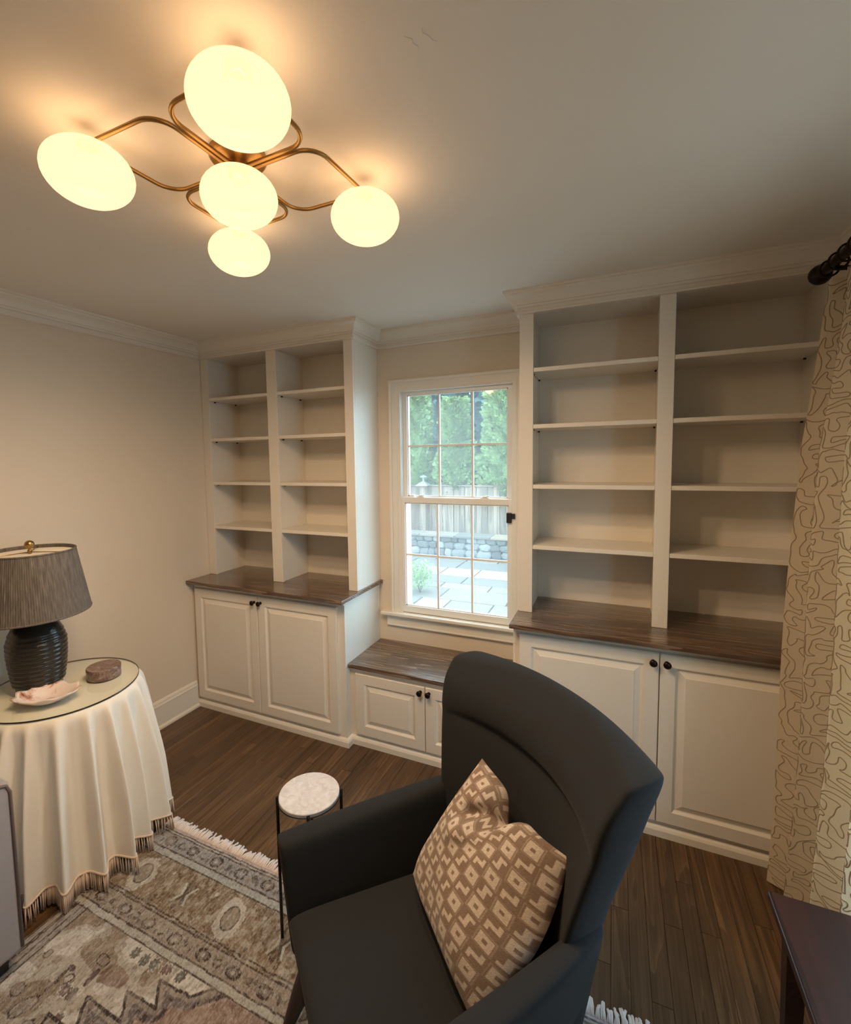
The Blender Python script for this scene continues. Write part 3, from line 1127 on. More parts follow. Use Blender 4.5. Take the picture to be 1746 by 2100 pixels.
def skirt_pt(th, t):
    """t = 0 at the table edge, 1 at the hem"""
    fo, k = fold(th)
    flare = 0.056 * t ** 0.9
    amp = 0.078 * min(1, max(0, (t - 0.005) / 0.6)) ** 0.7
    droop = 0.012 * (1 - (1 - min(t / 0.05, 1)) ** 2)
    r = TR + 0.003 + droop + flare + amp * (fo - 0.32)
    r += 0.004 * math.sin(th * 7 + t * 3) * t
    return r


nth = 420
HEM = 0.085
trow = [0, 0.006, 0.015, 0.03, 0.05, 0.08, 0.12, 0.17, 0.23, 0.3, 0.38, 0.46, 0.55, 0.64, 0.73, 0.82, 0.91, 1.0]
V, F = [(TX, TY, TZ)], []
ring0 = None
for q, t_ in enumerate([-1] + trow):
    for i in range(nth):
        th = 2 * PI * i / nth
        if t_ < 0:
            r, z = TR * 0.97, TZ
        else:
            r = skirt_pt(th, t_)
            z = TZ - 0.004 - t_ * (TZ - HEM - 0.004)
            if t_ == 0:
                r, z = TR + 0.001, TZ - 0.001
        V.append((TX + r * math.cos(th), max(TY + r * math.sin(th), -1.884), z))
for i in range(nth):
    F.append((0, 1 + i, 1 + (i + 1) % nth))
for q in range(len(trow)):
    for i in range(nth):
        j = (i + 1) % nth
        F.append((1 + q * nth + i, 1 + (q + 1) * nth + i, 1 + (q + 1) * nth + j, 1 + q * nth + j))
sk = obj('skirt', (V, F), 'skirt_cloth', tb, smooth=True)
hem = []
for i in range(nth):
    th = 2 * PI * i / nth
    r = skirt_pt(th, 1.0) + 0.001
    hem.append((TX + r * math.cos(th), max(TY + r * math.sin(th), -1.882), HEM))
obj('hem_cord', tube(hem, 0.0045, 6, closed=True), 'fringe_cord', tb, smooth=True)
fr_ = []
n_str = 620
for i in range(n_str):
    th = 2 * PI * i / n_str
    r = skirt_pt(th, 1.0) + 0.001 + random.uniform(-0.002, 0.003)
    da = random.uniform(-0.006, 0.006)
    r2 = r + random.uniform(-0.006, 0.008)
    x0, y0 = TX + r * math.cos(th), max(TY + r * math.sin(th), -1.882)
    x1, y1 = TX + r2 * math.cos(th + da), max(TY + r2 * math.sin(th + da), -1.882)
    zb = 0.013 + random.uniform(0, 0.006)
    xm, ym = (x0 + x1) / 2 + random.uniform(-0.001, 0.001), (y0 + y1) / 2
    fr_.append(tube([(x0, y0, HEM), (xm, ym, 0.05), (x1, y1, zb)], [0.0021, 0.0025, 0.0023], 5))
obj('tassel_fringe', join(*fr_), 'fringe_cord', tb, smooth=True, kind='stuff')

gt = root('glass_top', (TX, TY, TZ), 'round clear glass top with dark edge on the skirted table', 'glass top')
GZ = TZ + 0.007
obj('glass_sheet', ([(TX + (TR + 0.002) * math.cos(2 * PI * i / 96), TY + (TR + 0.002) * math.sin(2 * PI * i / 96), GZ) for i in range(96)], [tuple(range(96))]), 'table_glass', gt)
obj('ground_edge', lathe([(TR + 0.0015, TZ + 0.001), (TR + 0.003, TZ + 0.0015), (TR + 0.003, GZ - 0.0005), (TR + 0.0015, GZ)], TX, TY, 96, cap=False), 'glass_edge', gt, smooth=True)

# --- lamp
LPX, LPY = 0.358, -1.555
lp = root('table_lamp', (LPX, LPY, GZ), 'ribbed black ceramic lamp with pleated taupe drum shade and brass ball finial', 'lamp')
z0 = GZ
prof = [(0, z0), (0.074, z0), (0.080, z0 + 0.003), (0.080, z0 + 0.022), (0.083, z0 + 0.026)]
nr = 12
for k in range(nr):
    za_ = 0.028 + k * (0.252 - 0.028) / nr
    zb_ = 0.028 + (k + 1) * (0.252 - 0.028) / nr
    def env(z):
        s = (z - 0.028) / 0.224
        return 0.086 + 0.016 * math.sin(min(1, s * 1.15) * PI * 0.62) - 0.012 * max(0, s - 0.8) / 0.2
    for q in range(5):
        f = q / 5
        zz = za_ + (zb_ - za_) * f
        prof.append((env(zz) + 0.0045 * math.sin(PI * f) ** 0.6 if q else env(zz), z0 + zz))
prof += [(0.090, z0 + 0.254), (0.082, z0 + 0.27), (0.064, z0 + 0.282), (0.052, z0 + 0.288), (0.050, z0 + 0.302), (0.056, z0 + 0.308), (0.054, z0 + 0.314), (0.03, z0 + 0.317), (0, z0 + 0.318)]
obj('ceramic_base', lathe(prof, LPX, LPY, 64, rfun=lambda a, z: 1 + 0.004 * math.sin(a * 40 + z * 180)), 'jar_glaze', lp, smooth=True)
obj('neck', lathe([(0, z0 + 0.317), (0.012, z0 + 0.317), (0.012, z0 + 0.34), (0.006, z0 + 0.345), (0.006, z0 + 0.583), (0, z0 + 0.583)], LPX, LPY, 16), 'brass', lp, smooth=True, flat_angle=40)
SZ0, SZ1, SR0, SR1 = z0 + 0.326, z0 + 0.585, 0.200, 0.158
npl = 150


def pleat(a, z):
    return 1 + 0.0045 * math.sin(a * npl) + 0.003 * math.sin(a * 37 + z * 6)


sp = []
for q in range(9):
    f = q / 8
    sp.append((SR0 + (SR1 - SR0) * f, SZ0 + (SZ1 - SZ0) * f))
sh = obj('lamp_shade', join(lathe(sp, LPX, LPY, 600, pleat, cap=False), lathe([(r - 0.004, z) for r, z in sp], LPX, LPY, 80, cap=False)), 'shade_string', lp, smooth=True)
obj('shade_rim', tube([(LPX + (SR0 - 0.001) * math.cos(2 * PI * i / 80), LPY + (SR0 - 0.001) * math.sin(2 * PI * i / 80), SZ0) for i in range(80)], 0.0045, 8, closed=True), 'shade_string', sh, smooth=True)
obj('shade_rim', tube([(LPX + (SR1 - 0.001) * math.cos(2 * PI * i / 80), LPY + (SR1 - 0.001) * math.sin(2 * PI * i / 80), SZ1) for i in range(80)], 0.0040, 8, closed=True), 'shade_string', sh, smooth=True)
spid = []
for k in range(3):
    a = k * 2 * PI / 3 + 0.4
    spid.append(tube([(LPX, LPY, SZ1 - 0.004), (LPX + SR1 * math.cos(a), LPY + SR1 * math.sin(a), SZ1 - 0.004)], 0.002, 6))
obj('spider', join(*spid), 'brass', lp, smooth=True)
obj('diffuser', lathe([(0, SZ1 - 0.012), (SR1 - 0.004, SZ1 - 0.012)], LPX, LPY, 64, cap=False), 'skirt_cloth', sh)
obj('finial', lathe([(0, SZ1 - 0.004), (0.008, SZ1 - 0.004), (0.008, SZ1 + 0.004), (0.005, SZ1 + 0.008), (0.010, SZ1 + 0.013), (0.0165, SZ1 + 0.022), (0.0175, SZ1 + 0.030), (0.014, SZ1 + 0.039), (0.006, SZ1 + 0.044), (0, SZ1 + 0.045)], LPX, LPY, 24), 'brass', lp, smooth=True)

# --- marble box
BXC = (0.507, -1.378)
bx = root('trinket_box', (BXC[0], BXC[1], GZ), 'round brown veined marble box with lid on the glass top', 'box')
obj('box_body', lathe([(0, GZ), (0.064, GZ), (0.066, GZ + 0.003), (0.066, GZ + 0.032), (0, GZ + 0.032)], *BXC, 48), 'brown_marble', bx, smooth=True, flat_angle=40)
obj('lid', lathe([(0, GZ + 0.0325), (0.0665, GZ + 0.0325), (0.0672, GZ + 0.035), (0.0672, GZ + 0.044), (0.065, GZ + 0.047), (0, GZ + 0.047)], *BXC, 48), 'brown_marble', bx, smooth=True, flat_angle=40)

# --- fluted dish
DX, DY = 0.520, -1.612


def dish_surface(off):
    V, F = [], []
    n, m = 72, 9
    for q in range(m):
        f = q / (m - 1)
        for i in range(n):
            a = 2 * PI * i / n
            rr = 0.030 + 0.058 * f
            rr *= 1 + (0.055 * math.cos(a * 9)) * f ** 1.5
            ex = 1.0 + 0.28 * f
            x = rr * math.cos(a) * ex
            y = rr * math.sin(a) * 0.92
            z = 0.036 * f ** 1.5 + 0.004 * math.cos(a * 9) * f ** 2 + off
            ca, sa = math.cos(0.75), math.sin(0.75)
            V.append((DX + x * ca - y * sa, DY + x * sa + y * ca, GZ + z))
    for q in range(m - 1):
        for i in range(n):
            j = (i + 1) % n
            F.append((q * n + i, q * n + j, (q + 1) * n + j, (q + 1) * n + i))
    F.append(tuple(reversed(range(n))))
    return V, F, n, m


Va, Fa, n_, m_ = dish_surface(0.0055)
Vb, Fb, _, _ = dish_surface(0.001)
F = Fa + [tuple(i + len(Va) for i in reversed(f)) for f in Fb]
for i in range(n_):
    j = (i + 1) % n_
    a, b = (m_ - 1) * n_ + i, (m_ - 1) * n_ + j
    F.append((a, b, b + len(Va), a + len(Va)))
tag(obj('trinket_dish', (Va + Vb, F), 'shell_glaze', smooth=True), 'pink and white fluted shell dish at the front of the glass top', 'dish')

# --- white picture leaning behind the lamp
pc = root('picture_frame', (0.075, -1.66, GZ), 'plain white picture leaning on the wall behind the lamp', 'picture', rotz=0, local=True)
pc.rotation_euler = (0, math.radians(-9), 0)
obj('mount', bbox_(-0.004, 0.004, -0.09, 0.09, 0.001, 0.25, 0.001, 1), 'picture_white', pc)
obj('frame', join(bbox_(-0.006, 0.008, -0.10, -0.088, 0.001, 0.262, 0.002), bbox_(-0.006, 0.008, 0.088, 0.10, 0.001, 0.262, 0.002),
                  bbox_(-0.006, 0.008, -0.088, 0.088, 0.25, 0.262, 0.002), bbox_(-0.006, 0.008, -0.088, 0.088, 0.001, 0.012, 0.002)), 'picture_white', pc)

# ================================================================ SOFA
sf = root('sofa', (0.45, -3.0, 0), 'pale grey upholstered sofa with piped arm and dark plinth', 'sofa')
obj('arm', bbox_(0.06, 0.83, -2.10, -1.888, 0.075, 0.655, 0.02, 4), 'sofa_fabric', sf, smooth=True, flat_angle=60)
obj('piping', tube([(0.828, -1.892, 0.09), (0.828, -1.892, 0.62), (0.828, -1.902, 0.645), (0.828, -1.92, 0.651), (0.828, -2.07, 0.651), (0.828, -2.09, 0.643), (0.828, -2.098, 0.62), (0.828, -2.098, 0.09)], 0.0055, 6), 'sofa_piping', sf, smooth=True)
obj('seat_base', bbox_(0.06, 0.81, -3.9, -2.10, 0.075, 0.30, 0.015, 3), 'sofa_fabric', sf, smooth=True, flat_angle=60)
for k in range(2):
    ya = -3.9 + k * 0.9
    obj('seat_cushion', bbox_(0.25, 0.85, ya + 0.005, ya + 0.895, 0.30, 0.45, 0.035, 4), 'sofa_fabric', sf, smooth=True, flat_angle=60)
    obj('back_cushion', bbox_(0.12, 0.30, ya + 0.01, ya + 0.89, 0.45, 0.82, 0.05, 4), 'sofa_fabric', sf, smooth=True, flat_angle=60)
obj('back', bbox_(0.04, 0.14, -4.1, -1.89, 0.075, 0.72, 0.02, 3), 'sofa_fabric', sf, smooth=True, flat_angle=60)
obj('arm', bbox_(0.06, 0.83, -4.1, -3.9, 0.075, 0.655, 0.02, 4), 'sofa_fabric', sf, smooth=True, flat_angle=60)
obj('plinth', bbox_(0.10, 0.79, -4.06, -1.915, 0.012, 0.076, 0.004, 2), 'sofa_plinth', sf)

# ================================================================ MARBLE-TOPPED DRINKS TABLE
MX, MY, MZ = 1.629, -1.410, 0.525
mt = root('drinks_table', (MX, MY, 0), 'little round marble-topped drinks table with thin black legs', 'side table')
obj('marble_top', lathe([(0, MZ - 0.018), (0.100, MZ - 0.018), (0.102, MZ - 0.016), (0.102, MZ - 0.002), (0.100, MZ), (0, MZ)], MX, MY, 64), 'white_marble', mt, smooth=True, flat_angle=40)
obj('ring', tube([(MX + 0.1045 * math.cos(2 * PI * i / 64), MY + 0.1045 * math.sin(2 * PI * i / 64), MZ - 0.011) for i in range(64)], 0.0015, 6, closed=True), 'black_metal', mt, smooth=True)
la = math.atan2(-1.462 - MY, 1.551 - MX)
for k in range(4):
    a = la + k * PI / 2
    x, y = MX + 0.107 * math.cos(a), MY + 0.107 * math.sin(a)
    zz = 0.010
    obj('leg', tube([(x, y, zz if y < RYB + 0.05 else 0.0005), (x, y, MZ - 0.004)], 0.0055, 8), 'black_metal', mt, smooth=True)

# ================================================================ ARMCHAIR
FANG = math.radians(48)
fx, fy = -math.cos(FANG), -math.sin(FANG)          # facing direction
rx, ry = -fy, fx                                    # towards the near arm
CHX, CHY = 2.15 + 0.015 * rx, -1.6 + 0.015 * ry
# local frame: local x = r (towards the near arm), local y = f (facing)
# rotation that maps local x to (rx, ry); local y then maps to (-ry, rx) = (-fx, -fy), so y is flipped when building
ch = root('armchair', (CHX, CHY, 0.0095), 'charcoal wool armchair with tall curved winged back and tapered legs', 'armchair', rotz=math.atan2(ry, rx), local=True)


def cl_(r, f, z):
    return (r, -f, z - 0.0095)


def shell(name, nu, nv, front, rear, mat, parent, lv=2):
    """closed slab between two surfaces given on a grid"""
    A = [cl_(*front(i, j)) for j in range(nv) for i in range(nu)]
    B = [cl_(*rear(i, j)) for j in range(nv) for i in range(nu)]
    n = nu * nv
    F = []
    for j in range(nv - 1):
        for i in range(nu - 1):
            a = j * nu + i
            F.append((a, a + 1, a + nu + 1, a + nu))
            F.append((n + a, n + a + nu, n + a + nu + 1, n + a + 1))
    for i in range(nu - 1):
        F.append((i, n + i, n + i + 1, i + 1))
        a = (nv - 1) * nu + i
        F.append((a, a + 1, n + a + 1, n + a))
    for j in range(nv - 1):
        a = j * nu
        F.append((a, a + nu, n + a + nu, n + a))
        a = j * nu + nu - 1
        F.append((a, n + a, n + a + nu, a + nu))
    o = obj(name, (A + B, F), mat, parent, smooth=True)
    bm = bmesh.new()
    bm.from_mesh(o.data)
    bmesh.ops.recalc_face_normals(bm, faces=bm.faces)
    bm.to_mesh(o.data)
    bm.free()
    subsurf(o, lv)
    return o


def interp(z, tab):
    if z <= tab[0][0]:
        return tab[0][1]
    for (a, va), (b, vb) in zip(tab[:-1], tab[1:]):
        if z <= b:
            s = (z - a) / (b - a)
            return va + (vb - va) * s
    return tab[-1][1]


zs = [0.285, 0.31, 0.42, 0.55, 0.66, 0.75, 0.80, 0.817, 0.825, 0.833, 0.85, 0.90, 0.95, 0.985, 1.005]
ss = [-1, -0.93, -0.75, -0.4, 0, 0.4, 0.75, 0.93, 1]
HW = [(0.27, 0.255), (0.45, 0.262), (0.60, 0.275), (0.72, 0.305), (0.85, 0.335), (1.0, 0.358)]
FF = [(0.27, -0.215), (0.45, -0.225), (0.60, -0.25), (0.75, -0.285), (0.80, -0.300), (0.825, -0.314), (0.85, -0.288), (0.90, -0.296), (0.95, -0.334), (0.985, -0.376), (1.005, -0.398)]
FR = [(0.27, -0.29), (0.45, -0.315), (0.66, -0.355), (0.85, -0.40), (0.985, -0.438), (1.005, -0.432)]


def bfront(i, j):
    s, z = ss[i], zs[j]
    wf = interp(z, [(0.27, 0.06), (0.6, 0.10), (0.9, 0.115), (1.0, 0.135)])
    zz = z - (0.012 * s * s if j >= len(zs) - 3 else 0)
    flat_ = interp(z, [(0.27, -0.215), (0.45, -0.225), (0.60, -0.25), (0.75, -0.278), (0.90, -0.308), (0.95, -0.332), (1.005, -0.385)])
    bl = max(0.0, 1 - abs(s) ** 3)
    return (s * interp(z, HW), flat_ + (interp(z, FF) - flat_) * bl + wf * abs(s) ** 2.2, zz)


def brear(i, j):
    s, z = ss[i], zs[j]
    wf = interp(z, [(0.27, 0.06), (0.6, 0.075), (1.0, 0.075)])
    zz = z - (0.012 * s * s if j >= len(zs) - 3 else 0)
    return (s * (interp(z, HW) + 0.004), interp(z, FR) + wf * abs(s) ** 2.2, zz)


shell('backrest', len(ss), len(zs), bfront, brear, 'chair_fabric', ch, 2)

# arms
fs = [-0.27, -0.25, -0.15, 0.0, 0.15, 0.27, 0.325, 0.345]
za2 = [0.280, 0.295, 0.36, 0.45, 0.535, 0.57, 0.585]
for sgn in (-1, 1):
    def ain(i, j, sgn=sgn):
        f, zq = fs[i], za2[j]
        top_ = interp(f, [(-0.27, 0.05), (0.0, 0.02), (0.2, 0.005), (0.345, -0.012)])
        s = (zq - 0.28) / 0.305
        r = 0.205 + 0.055 * s + 0.05 * (f + 0.1) + (0.012 if j == len(za2) - 1 else 0)
        z = zq + top_ * s
        return (sgn * r, f - 0.02 * (1 - s) * (1 if f > 0.2 else 0), z)
    def aout(i, j, sgn=sgn):
        f, zq = fs[i], za2[j]
        top_ = interp(f, [(-0.27, 0.05), (0.0, 0.02), (0.2, 0.005), (0.345, -0.012)])
        s = (zq - 0.28) / 0.305
        r = 0.262 + 0.071 * s + (0.045 if f > -0.1 else 0.22) * (f + 0.1) - (0.012 if j == len(za2) - 1 else 0)
        z = zq + top_ * s
        return (sgn * r, f - 0.02 * (1 - s) * (1 if f > 0.2 else 0), z)
    shell('armrest', len(fs), len(za2), ain, aout, 'chair_fabric', ch, 2)

# seat: cushion crown over a tapered base
sr = [-1, -0.92, -0.6, 0, 0.6, 0.92, 1]
sfv = [-0.27, -0.2, 0.0, 0.18, 0.295, 0.330, 0.338]


def sup(i, j):
    s, f = sr[i], sfv[j]
    hw = 0.212 + 0.06 * (f + 0.1)
    z = 0.428 - 0.012 * abs(s) ** 4 + 0.012 * (1 - s * s) * (1 - ((f - 0.05) / 0.33) ** 2)
    if j == len(sfv) - 1:
        z -= 0.03
    elif j == len(sfv) - 2:
        z -= 0.010
    return (s * hw, f, z)


def slo(i, j):
    s, f = sr[i], sfv[j]
    hw = 0.205 + 0.06 * (f + 0.1)
    return (s * hw, f - (0.030 if f > 0.25 else 0), 0.285)


shell('seat', len(sr), len(sfv), sup, slo, 'chair_fabric', ch, 2)
# legs
for (sx, fpos, dx, df) in ((-1, 0.275, -0.095, 0.065), (1, 0.275, 0.095, 0.065), (-1, -0.22, -0.06, -0.09), (1, -0.22, 0.06, -0.09)):
    r0 = 0.192 * sx
    p0 = cl_(r0, fpos, 0.300); p1 = cl_(r0 + dx, fpos + df, 0.0098)
    obj('leg', tube([p0, tuple((Vector(p0) + Vector(p1)) / 2), p1], [0.031, 0.025, 0.0155], 12), 'chair_leg_wood', ch, smooth=True, flat_angle=50)

# ---- cushion on the chair
pl = root('throw_pillow', (CHX, CHY, 0.0095), 'square pillow in brown and cream fret pattern propped in the armchair', 'pillow', rotz=math.atan2(ry, rx), local=True)
Lc = Vector(cl_(-0.160, -0.010, 0.462)); Tc = Vector(cl_(-0.090, -0.200, 0.800)); Rc = Vector(cl_(0.215, -0.255, 0.725)); Bc = Vector(cl_(0.205, 0.020, 0.452))
NP = 230


def pillow_face(sign):
    a = np.linspace(0, 1, NP)
    A, B = np.meshgrid(a, a)             # A along L->B / T->R, B along L->T
    L_, T_, R_, B_ = [np.array(v) for v in (Lc, Tc, Rc, Bc)]
    base = ((1 - A) * (1 - B))[..., None] * L_ + ((1 - A) * B)[..., None] * T_ + (A * B)[..., None] * R_ + (A * (1 - B))[..., None] * B_
    nrm = np.cross(B_ - L_, T_ - L_)
    nrm = nrm / np.linalg.norm(nrm)
    if nrm[1] > 0:
        nrm = -nrm                        # face the front of the chair (local -y)
    ea, eb = 2 * A - 1, 2 * B - 1
    puff = np.maximum(0, (1 - ea ** 2)) ** 0.5 * np.maximum(0, (1 - eb ** 2)) ** 0.5
    # edges bow inwards between the corners
    ctr = base.mean(axis=(0, 1))
    bow = 0.045 * ((1 - ea ** 2) * eb ** 4 + (1 - eb ** 2) * ea ** 4)
    base = base + (ctr - base) * bow[..., None]
    out_ = (B_ - L_) / np.linalg.norm(B_ - L_)
    base = base + out_ * (0.040 * np.clip(1 - eb ** 2, 0, 1) * np.clip(ea, 0, 1) ** 2)[..., None]
    # karate chop in the top edge
    chop = np.exp(-((A - 0.50) / 0.12) ** 2) * np.clip((B - 0.55) / 0.45, 0, 1) ** 1.3
    upv = (T_ - L_) / np.linalg.norm(T_ - L_)
    base = base - upv * (chop * 0.062)[..., None]
    gax, gbx, gay, gby = 0.52, 0.30, 1.0, 0.74          # fold running in from the chop
    gt_ = np.clip(((A - gax) * (gbx - gax) + (B - gay) * (gby - gay)) / ((gbx - gax) ** 2 + (gby - gay) ** 2), 0, 1)
    gd = np.hypot(A - gax - gt_ * (gbx - gax), B - gay - gt_ * (gby - gay))
    side = np.clip(((A - gax) * (gby - gay) - (B - gay) * (gbx - gax)) / -0.06, -1, 1)   # + below the fold
    th = 0.092 * puff * (1 - 0.5 * chop) - 0.034 * np.exp(-(gd / 0.045) ** 2) * puff ** 0.3 * (1 if sign > 0 else 0)
    th = th + (0.030 * np.exp(-((gd - 0.10) / 0.09) ** 2) * np.clip(side, 0, 1) * puff ** 0.5 if sign > 0 else 0)
    # wrinkles near the bottom
    th = th + 0.010 * puff * np.sin(A * 9 + B * 5) * np.exp(-((B - 0.2) / 0.2) ** 2)
    X = base + nrm * (th * sign * (1.0 if sign > 0 else 0.55))[..., None]
    # the lobe on the right-hand side leans forward over the chop
    lean = np.exp(-((A - 0.80) / 0.22) ** 2) * np.clip((B - 0.5) / 0.5, 0, 1) ** 1.2
    X = X + nrm * (lean * 0.05)[..., None]
    return X.reshape(-1, 3), A.reshape(-1), B.reshape(-1)


def fret(a, b):
    """square fret pattern, a and b in metres"""
    p = 0.078
    gx, gy = a / p, b / p
    best = np.full(a.shape, 9.0); sgnx = np.zeros(a.shape); sgny = np.zeros(a.shape)
    for ox, oy in ((0, 0), (0.5, 0.5)):
        cx = np.round(gx - ox) + ox; cy = np.round(gy - oy) + oy
        dx, dy = gx - cx, gy - cy
        d = np.maximum(np.abs(dx), np.abs(dy))
        m_ = d < best
        best = np.where(m_, d, best); sgnx = np.where(m_, dx, sgnx); sgny = np.where(m_, dy, sgny)
    d = best
    light = (d > 0.055) & (d < 0.185)
    hook = (d > 0.265) & (d < 0.355)
    light |= False & hook
    for sw in (0, 1):
        X_, Y_ = (gx, gy) if sw == 0 else (gy, gx)
        ex = X_ - (np.round(X_ - 0.5) + 0.5); ey = Y_ - np.round(Y_)
        zz_ = ((np.abs(ex) < 0.055) & (np.abs(ey) < 0.18)) | ((np.abs(ey - 0.13) < 0.05) & (ex > -0.055) & (ex < 0.18)) | ((np.abs(ey + 0.13) < 0.05) & (ex < 0.055) & (ex > -0.18))
        light |= zz_ & (np.maximum(np.abs(ex), np.abs(ey)) < 0.2)
    thin = (np.abs(d - 0.222) < 0.014)
    c = np.zeros(a.shape + (3,))
    c[:] = lin(148, 126, 110)
    c[thin] = lin(176, 156, 140)
    c[light] = lin(222, 208, 196)
    n2 = vnoise(a, b, 500, 3)
    c *= (0.86 + 0.28 * n2)[..., None]
    return c


Xf, Af, Bf = pillow_face(1)
Xb, Ab, Bb = pillow_face(-1)
n = NP * NP
Fq = []
for j in range(NP - 1):
    for i in range(NP - 1):
        a = j * NP + i
        Fq.append((a, a + 1, a + NP + 1, a + NP))
Fr = [(n + q[3], n + q[2], n + q[1], n + q[0]) for q in Fq]
cols = np.concatenate([fret(Af * 0.36, Bf * 0.42), fret(Ab * 0.36, Bb * 0.42)])
po = colour_mesh('cover', Xf.tolist() + Xb.tolist(), Fq + Fr, cols, 'pillow_weave', pl)
bm = bmesh.new()
bm.from_mesh(po.data)
bmesh.ops.remove_doubles(bm, verts=bm.verts, dist=0.0004)
bmesh.ops.recalc_face_normals(bm, faces=bm.faces)
bm.to_mesh(po.data)
bm.free()

# ================================================================ CURTAIN AND ROD
RODX, RODZ = 3.200, 2.274
rd = root('curtain_rod', (RODX, -0.50, RODZ), 'dark bronze curtain rod with ball finial and rings on the right-hand wall', 'curtain rod')
obj('rod', tube([(RODX, -0.545, RODZ), (RODX, -2.95, RODZ)], 0.0165, 16), 'bronze_knob', rd, smooth=True, flat_angle=50)
fp = [(0, 0), (0.016, 0.002), (0.028, 0.012), (0.034, 0.026), (0.034, 0.036), (0.028, 0.050), (0.018, 0.058), (0.016, 0.064), (0.022, 0.068), (0.022, 0.076), (0.015, 0.080), (0, 0.080)]
fv, ff_ = lathe(fp, 0, 0, 24)
obj('finial', ([(RODX + a, -0.468 - c, RODZ + b) for a, b, c in fv], ff_), 'bronze_knob', rd, smooth=True)
for y in (-0.62, -2.85):
    obj('bracket', join(tube([(RODX, y, RODZ - 0.02), (RODX + 0.06, y, RODZ - 0.028), (W - 0.004, y, RODZ - 0.01)], 0.008, 8), bbox_(W - 0.008, W - 0.0005, y - 0.02, y + 0.02, RODZ - 0.05, RODZ + 0.03, 0.002)), 'bronze_knob', rd, smooth=True, flat_angle=40)
for y in (-0.575, -0.645, -0.715, -0.785, -0.855, -0.925):
    obj('ring', tube([(RODX + 0.026 * math.cos(2 * PI * i / 28), y + 0.004 * math.sin(4 * PI * i / 28), RODZ - 0.006 + 0.026 * math.sin(2 * PI * i / 28)) for i in range(28)], 0.0035, 6, closed=True), 'bronze_knob', rd, smooth=True)

cu = root('curtain', (3.2, -0.75, 0), 'cream gathered curtain with dark vermicelli stitching in front of the bookcase', 'curtain')
CW, CHT = 0.92, 2.236                       # cloth width (flat) and drop
NCF = 3.6                                   # folds


def curtain_pt(p, q, off=0.0):
    """p 0..1 across the cloth, q 0..1 from top to hem"""
    z = CHT - q * (CHT - 0.012)
    y = -0.545 - p * 0.56
    ph = 2 * PI * (p * NCF) + 0.4 * math.sin(5 * p + 1.5)
    amp = (0.024 + 0.034 * min(1, q / 0.25)) * (1 + 0.25 * math.sin(3 * p + 2))
    lean = -0.055 * q * (1 - 0.45 * p)
    x = 3.236 + lean - amp * math.cos(ph) + 0.006 * math.sin(9 * q + 4 * p)
    y += 0.008 * math.sin(2 * ph) * min(1, q / 0.2) * 0.8 + 0.010 * math.sin(ph * 0.5 + q * 3)
    # pinch pleats at the heading
    if q < 0.05:
        x += 0.010 * math.cos(ph * 3) * (1 - q / 0.05)
    x = max(min(x, 3.328), 3.05)
    y = min(y, -0.512)
    return (x, y, z)


NU, NV = 260, 90
V, F = grid(NU, NV, lambda a, b: curtain_pt(a, b))
obj('cloth', (V, F), 'curtain_cloth', cu, smooth=True)
# vermicelli: the outline of a random spanning tree, smoothed
cell = 0.034
TN, TM = int(CW / cell), int(2.2 / cell)
rv = random.Random(11)
seen = {(0, 0)}
stack = [(0, 0)]
edges = set()
while stack:
    c = stack[rv.randrange(max(0, len(stack) - 6), len(stack))]
    nb = [(c[0] + d[0], c[1] + d[1]) for d in ((1, 0), (-1, 0), (0, 1), (0, -1))]
    nb = [q for q in nb if 0 <= q[0] < TN and 0 <= q[1] < TM and q not in seen]
    if not nb:
        stack.remove(c)
        continue
    q = rv.choice(nb)
    seen.add(q)
    edges.add((c, q)); edges.add((q, c))
    stack.append(q)
# Hamiltonian cycle on the doubled grid
adj = {}


def link(a, b):
    adj.setdefault(a, []).append(b)
    adj.setdefault(b, []).append(a)


for i in range(TN):
    for j in range(TM):
        x, y = 2 * i, 2 * j
        right = ((i, j), (i + 1, j)) in edges
        upw = ((i, j), (i, j + 1)) in edges
        left = ((i, j), (i - 1, j)) in edges
        down = ((i, j), (i, j - 1)) in edges
        if not right:
            link((x + 1, y), (x + 1, y + 1))
        else:
            link((x + 1, y), (x + 2, y)); link((x + 1, y + 1), (x + 2, y + 1))
        if not left:
            link((x, y), (x, y + 1))
        if not upw:
            link((x, y + 1), (x + 1, y + 1))
        else:
            link((x, y + 1), (x, y + 2)); link((x + 1, y + 1), (x + 1, y + 2))
        if not down:
            link((x, y), (x + 1, y))
path = [(0, 0)]
prev = None
while True:
    nx = [q for q in adj[path[-1]] if q != prev]
    prev = path[-1]
    if nx[0] == path[0] and len(path) > 2:
        break
    path.append(nx[0])
    if len(path) > 4 * TN * TM + 5:
        break
pp = [(x + rv.uniform(-.36, .36), y + rv.uniform(-.36, .36)) for x, y in path]
def wob(x, y):
    return (x + 0.5 * math.sin(0.9 * y + 1.3 * math.sin(0.7 * x)) + 0.22 * math.sin(1.9 * y + x),
            y + 0.5 * math.sin(0.95 * x + 1.1 * math.sin(0.8 * y)) + 0.22 * math.sin(2.1 * x - y))


